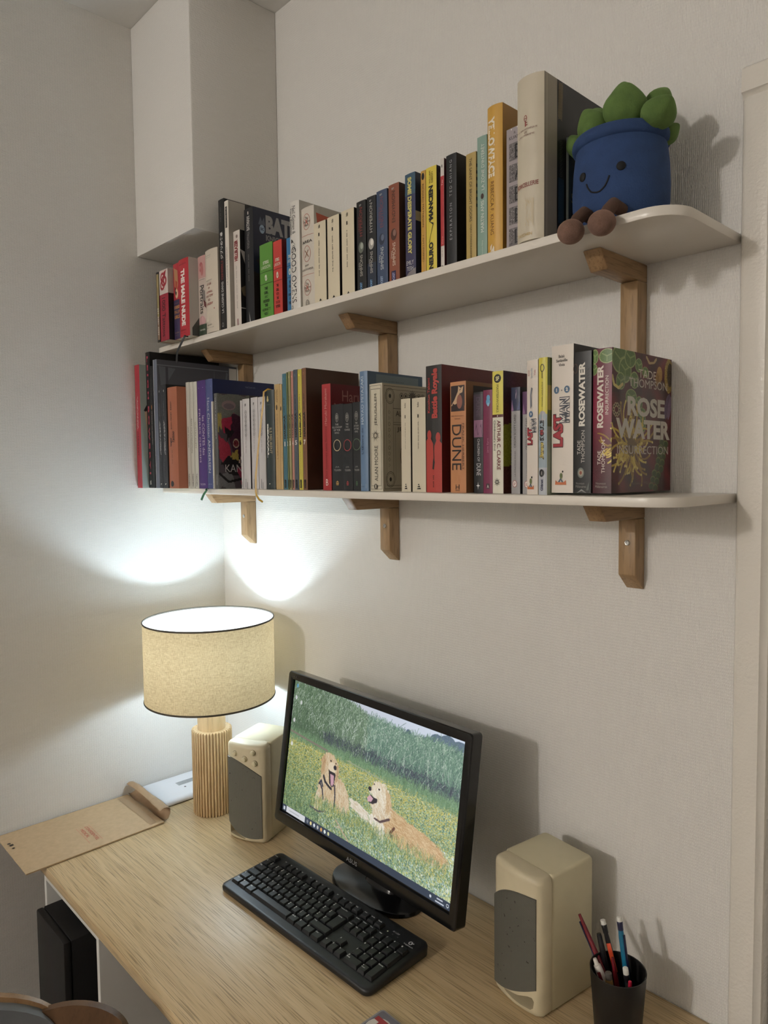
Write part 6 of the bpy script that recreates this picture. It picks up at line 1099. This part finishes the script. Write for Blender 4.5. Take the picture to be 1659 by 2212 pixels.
t, s, c = book('l47', 'lemon yellow and pale blue comic spine with bold black word', (218, 206, 60), 0.135, 0.002, board=(96, 108, 40)); s.rect(0, 1, 0, 0.59, (158, 174, 184)); s.rect(0, 1, 0.0, 0.2, (186, 190, 196)); s.ell(0.5, 0.575, 0.0065, 0.008, (178, 174, 178)); s.ring(0.48, 0.925, 0.0038, 0.0058, 0.0012, (70, 66, 60)); s.rect(0.44, 0.52, 0.85, 0.90, (90, 84, 50), 1); s.text('MICHAËL SANLAVILLE', 'u', 0.40, 0.56, 0.645, 0.825, (60, 56, 30), 0.02); s.text('SIOULE', 'u', 0.20, 0.72, 0.395, 0.545, (24, 22, 24), 0.07); s.ell(0.46, 0.458, 0.0030, 0.0040, (160, 40, 50)); s.text('Banana', 'u', 0.18, 0.72, 0.265, 0.39, (40, 36, 24), 0.08, 0.1); s.text('Banana', 'u', 0.24, 0.66, 0.272, 0.385, (206, 186, 84), 0.03, 0.1); s.ell(0.45, 0.16, 0.0045, 0.0058, K); s.text('1', 'h', 0.40, 0.50, 0.148, 0.172, W, 0.05); s.text('Glénat', 'u', 0.32, 0.62, 0.03, 0.115, (40, 50, 84), 0.04); c.rect(0, 1, 0, 0.5, (150, 160, 140), 1); c.rect(0, 1, 0.62, 0.8, (170, 150, 60), 1)
t, s, c = book('l48', 'wide white comic spine with large red logo and two blue number badges', (226, 216, 204), -0.045, 0.0004, z=0.0032, board=(26, 25, 27)); s.text('Balak', 'h', 0.34, 0.62, 0.915, 0.935, (96, 90, 84), 0.02); s.text('Sanlaville', 'h', 0.22, 0.74, 0.887, 0.907, (96, 90, 84), 0.02); s.text('Vivès', 'h', 0.34, 0.62, 0.858, 0.878, (96, 90, 84), 0.02)
for a, q in ((0.24, '1'), (0.72, '2')): s.ell(a, 0.70, 0.0046, 0.0053, (78, 112, 142)); s.text(q, 'h', a-0.045, a+0.045, 0.688, 0.712, W, 0.06)
s.text('+', 'h', 0.45, 0.52, 0.69, 0.702, (100, 96, 92), 0.03); lastman(s, 0.33, 0.09, 0.315, 0.74); kmark(s, 0.45, 0.075)
t, s, c = book('l49', 'black paperback with bold white upright title, between white comic and flowery book', (34, 34, 34), -0.045, 0.0010, z=0.0032); s.text('ROSEWATER', 'u', 0.30, 0.66, 0.475, 0.925, (226, 220, 208), 0.045); s.text('TADE', 'u', 0.22, 0.42, 0.275, 0.375, (196, 190, 182), 0.01); s.text('THOMPSON', 'u', 0.46, 0.66, 0.215, 0.445, (196, 190, 182), 0.01); s.ell(0.44, 0.145, 0.0055, 0.0075, (120, 126, 120)); s.ell(0.44, 0.145, 0.0038, 0.005, (170, 160, 140)); s.ell(0.44, 0.145, 0.002, 0.0026, (150, 80, 56)); s.text('Nouveaux', 'h', 0.16, 0.66, 0.062, 0.078, (150, 146, 140), 0.02); s.text('Millénaires', 'h', 0.14, 0.76, 0.038, 0.056, (150, 146, 140), 0.02); s.ring(0.1, 0.885, 0.004, 0.007, 0.001, (96, 70, 56))
for i in range(8): s.poly([(0.72, 0.72+0.02*i), (0.98, 0.75+0.02*i), (0.8, 0.735+0.02*i)], (58, 60, 56))
s.poly([(0.2, 0.0), (0.5, 0.03), (0.8, 0.0), (0.5, 0.015)], (150, 150, 146)); s.poly([(0.75, 0.02), (0.95, 0.09), (0.9, 0.02)], (90, 96, 90))
t, s, c = book('l50', 'dark red paperback with painted flowers, inside the clear bookend at the right', (88, 32, 46), -0.006, 0.0014, z=0.0032)
# spine painting
def pads(cn, L_): 
    for x, y, rx, ry in L_: cn.ell(x, y, rx, ry, (150, 164, 110)); cn.ell(x, y, rx*0.88, ry*0.88, (92, 118, 66), 8); cn.line([(x, y), (x+rx*0.7, y-ry*0.3)], 0.5, (136, 154, 100)); cn.line([(x, y), (x-rx*0.6, y-ry*0.4)], 0.5, (136, 154, 100)); cn.line([(x, y), (x, y+ry*0.7)], 0.5, (136, 154, 100))
def tendrils(cn, cx, cy, n, r0, r1, asp, seed):
    r = random.Random(seed)
    for layer in range(2):
        for i in range(n):
            a = 2*PI*i/n+r.uniform(-0.25, 0.25); L0 = r.uniform(r0, r1)*(1.0 if layer == 0 else 0.62); bend = r.choice((-1, 1))*r.uniform(0.5, 1.5); p = []; x, y = cx+math.cos(a)*L0*0.12, cy+math.sin(a)*L0*0.12*asp
            for k in range(9):
                p.append((x, y)); q = a+bend*(k/8)**1.6; x += math.cos(q)*L0/9; y += math.sin(q)*L0/9*asp
            dk = r.random() < 0.35; cn.line(p[:4], 0.75, (112, 84, 34)); cn.line(p[3:], 0.8, (150, 116, 44) if dk else r.choice(((200, 170, 68), (214, 190, 92), (186, 156, 60)))); cn.ell(p[-1][0], p[-1][1], 0.012, 0.012*asp, (224, 206, 122) if not dk else (176, 146, 70))
sc2 = Canvas(56, 380, (98, 34, 54)); X_, Y_ = np.meshgrid(np.linspace(0, 1, 56), np.linspace(0, 1, 380)); sc2.p[:] = np.stack([96+34*np.exp(-((Y_-0.42)/0.2)**2)-28*Y_**3, 30+6*X_, 52+12*np.exp(-((Y_-0.4)/0.2)**2)-14*Y_], -1)+RNG.normal(0, 4, (380, 56, 1)); sc2.lw = 1.3
pads(sc2, [(0.1, 0.05, 0.2, 0.05), (0.75, 0.055, 0.42, 0.05), (0.05, 0.14, 0.2, 0.04)]); tendrils(sc2, 1.2, 0.68, 20, 0.5, 1.1, 0.17, 3); sc2.ell(0.2, 0.87, 0.3, 0.04, (80, 30, 40), 12)
_, _, _, _d = BK['l50']; x0_, x1_, y_, h_ = G['l50']; z_ = ABS[t.name].z
sc2.panel('spine_art', lambda a, b: (x0_+(x1_-x0_)*a, y_-0.0014*(1-(2*a-1)**2)-0.0003, z_+b*h_), t); s.k += 4
CW = (222, 212, 198); s.text('ROSEWATER', 'u', 0.24, 0.58, 0.455, 0.885, CW, 0.045); s.text('INSURRECTION', 'u', 0.68, 0.84, 0.545, 0.81, CW, 0.02); s.text('TADE', 'u', 0.28, 0.46, 0.20, 0.295, CW, 0.01); s.text('THOMPSON', 'u', 0.50, 0.68, 0.14, 0.37, CW, 0.01); s.text('Nouveaux', 'h', 0.20, 0.74, 0.062, 0.078, (170, 160, 150), 0.02); s.text('Millénaires', 'h', 0.16, 0.80, 0.038, 0.056, (170, 160, 150), 0.02)
fc = Canvas(250, 330, (92, 34, 40)); X_, Y_ = np.meshgrid(np.linspace(0, 1, 250), np.linspace(0, 1, 330)); fl = 0.5+0.5*np.sin(X_*19+2*np.sin(Y_*11))*np.sin(Y_*14+X_*5); fc.p[:] = np.stack([58+52*fl, 24+10*fl, 28+12*fl], -1)+RNG.normal(0, 5, (330, 250, 1)); fc.p[:100, :120] *= 0.75; fc.lw = 1.9
pads(fc, [(0.12, 0.07, 0.13, 0.10), (0.20, 0.14, 0.10, 0.09), (0.28, 0.05, 0.09, 0.07), (0.13, 0.22, 0.07, 0.06), (0.42, 0.09, 0.06, 0.05), (0.53, 0.13, 0.055, 0.04), (0.35, 0.20, 0.07, 0.06), (0.30, 0.32, 0.09, 0.055), (0.43, 0.36, 0.06, 0.05), (0.48, 0.43, 0.07, 0.04), (0.50, 0.50, 0.05, 0.07)]); tendrils(fc, 0.30, 0.67, 46, 0.22, 0.42, 0.82, 8); fc.line([(0.0, 0.19), (0.03, 0.25), (0.10, 0.27), (0.16, 0.24)], 1.2, (206, 190, 120))
for i in range(10): a = 2*PI*i/10; fc.ell(0.07+0.045*math.cos(a), 0.42+0.035*math.sin(a), 0.018, 0.016, (176, 160, 128)); fc.ell(0.07+0.045*math.cos(a), 0.42+0.035*math.sin(a), 0.009, 0.008, (50, 30, 30))
for i in range(8): y = 0.63+0.047*i; x = 0.87-0.02*i-0.006*i*(i > 4); fc.ell(x-0.035, y, 0.045, 0.028, (112, 124, 70)); fc.ell(x-0.035, y+0.006, 0.038, 0.024, (60, 78, 42), 6); fc.ell(x+0.035, y+0.015, 0.045, 0.028, (112, 124, 70)); fc.ell(x+0.035, y+0.021, 0.038, 0.024, (60, 78, 42), 6)
fc.ell(0.95, 0.13, 0.08, 0.13, (150, 124, 54), 30); fc.ell(0.97, 0.12, 0.05, 0.09, (60, 44, 26), 26); fc.ell(0.78, 0.13, 0.05, 0.06, (170, 132, 70), 12); fc.ell(0.74, 0.17, 0.035, 0.05, (150, 110, 54), 12); fc.ell(0.93, 0.36, 0.05, 0.10, (104, 84, 110), 8, 0.3); fc.ell(0.97, 0.37, 0.03, 0.09, (130, 108, 134), 8, 0.2); fc.line([(0.55, 0.02), (0.60, 0.06), (0.68, 0.05), (0.72, 0.02)], 1, (176, 150, 110))
art('l50', fc)
c.text('TADE', 'h', 0.42, 0.72, 0.825, 0.885, (214, 204, 190), 0.0); c.text('THOMPSON', 'h', 0.26, 0.92, 0.755, 0.815, (206, 196, 182), 0.0); c.text('ROSE', 'h', 0.24, 0.88, 0.545, 0.685, (216, 208, 196), 0.04); c.text('WATER', 'h', 0.06, 0.98, 0.385, 0.525, (216, 208, 196), 0.045); c.text('INSURRECTION', 'h', 0.08, 0.95, 0.275, 0.335, (206, 196, 184), 0.02); c.text('Nouveaux Millénaires', 'h', 0.30, 0.74, 0.055, 0.075, (120, 96, 84), 0.02)
for k in list(BK): done(k)

# ---- ribbons of bound-in bookmarks and the clear bookend
def ribbon(parent, path, wdir, w, m, name='ribbon'):
    P = [Vector(p) for p in path]; n = Vector((0.45, -0.85, 0.1)).normalized(); rings = []
    for i, p in enumerate(P):
        t = (P[min(i+1, len(P)-1)]-P[max(i-1, 0)]).normalized(); wv = t.cross(n).normalized()*w/2; o = wv.cross(t).normalized()*0.0002
        rings.append([p-wv-o, p+wv-o, p+wv+o, p-wv+o])
    MB().loft(rings).build(name, m, parent, smooth=True, autos=60)
rb = M('ribbon_black', (18, 17, 18), 0.5); rgn = M('ribbon_green', (24, 104, 62), 0.45); rgo = M('ribbon_gold', (186, 146, 44), 0.4)
y4 = G['u04'][2]; ribbon(BK['u04'][0], [(0.238, y4+0.004, ZU+0.0008), (0.236, y4-0.004, ZU+0.0004), (0.230, y4-0.007, ZU-0.010), (0.206, y4-0.010, ZU-0.035), (0.197, y4-0.008, ZU-0.062)], (1, 0, 0.25), 0.006, rb)
y11 = G['l12'][2]; ribbon(BK['l11'][0], [(0.290, y11+0.004, ZL+0.0002), (0.288, -0.2165, ZL-0.0005), (0.299, -0.222, ZL-0.004), (0.292, -0.226, ZL-0.014), (0.285, -0.229, ZL-0.028)], (0.9, 0, 0.3), 0.006, rgn)
xg, _, yg, hg = G['l19']; ribbon(BK['l19'][0], [(xg+0.012, yg+0.02, ZL+hg-0.001), (xg+0.010, yg-0.000, ZL+hg+0.003), (xg+0.004, yg-0.007, ZL+hg-0.003), (xg+0.0035, yg-0.009, ZL+hg-0.03), (xg+0.001, yg-0.013, ZL+0.16), (xg-0.001, yg-0.022, ZL+0.09), (xg-0.002, yg-0.029, ZL+0.03), (xg-0.0, yg-0.031, ZL-0.004), (xg+0.004, yg-0.032, ZL-0.013), (xg+0.014, yg-0.032, ZL-0.022), (xg+0.03, yg-0.033, ZL-0.027)], (1, 0.2, 0), 0.0045, rgo)
gm, nt, b = mat_new('clear_acrylic'); nt.nodes.remove(b); tb = nt.nodes.new('ShaderNodeBsdfTransparent'); tb.inputs[0].default_value = (0.97, 0.975, 0.975, 1)
gb = nt.nodes.new('ShaderNodeBsdfGlossy'); gb.inputs['Roughness'].default_value = 0.12; ms_ = nt.nodes.new('ShaderNodeMixShader')
ms_.inputs[0].default_value = 0.045; nt.links.new(tb.outputs[0], ms_.inputs[1]); nt.links.new(gb.outputs[0], ms_.inputs[2]); nt.links.new(ms_.outputs[0], nt.nodes['Material Output'].inputs[0])
be = thing('bookend', 'clear acrylic bookend holding the flowery red book at the right end', 'bookend', (1.36, -0.11, ZL))
xb = G['l50'][1]+0.0014
MB().prism([(xb-0.002+0.0012, 0.0002), (xb+0.003, 0.0002), (xb+0.003, 0.171), (xb, 0.171), (xb, 0.003), (1.264, 0.003), (1.264, 0.0002)][1:], -0.172, -0.035, lambda a, b_, c_: (a, c_, ZL+b_)).build('angle_sheet', gm, be, bevel=0.0004, seg=1)
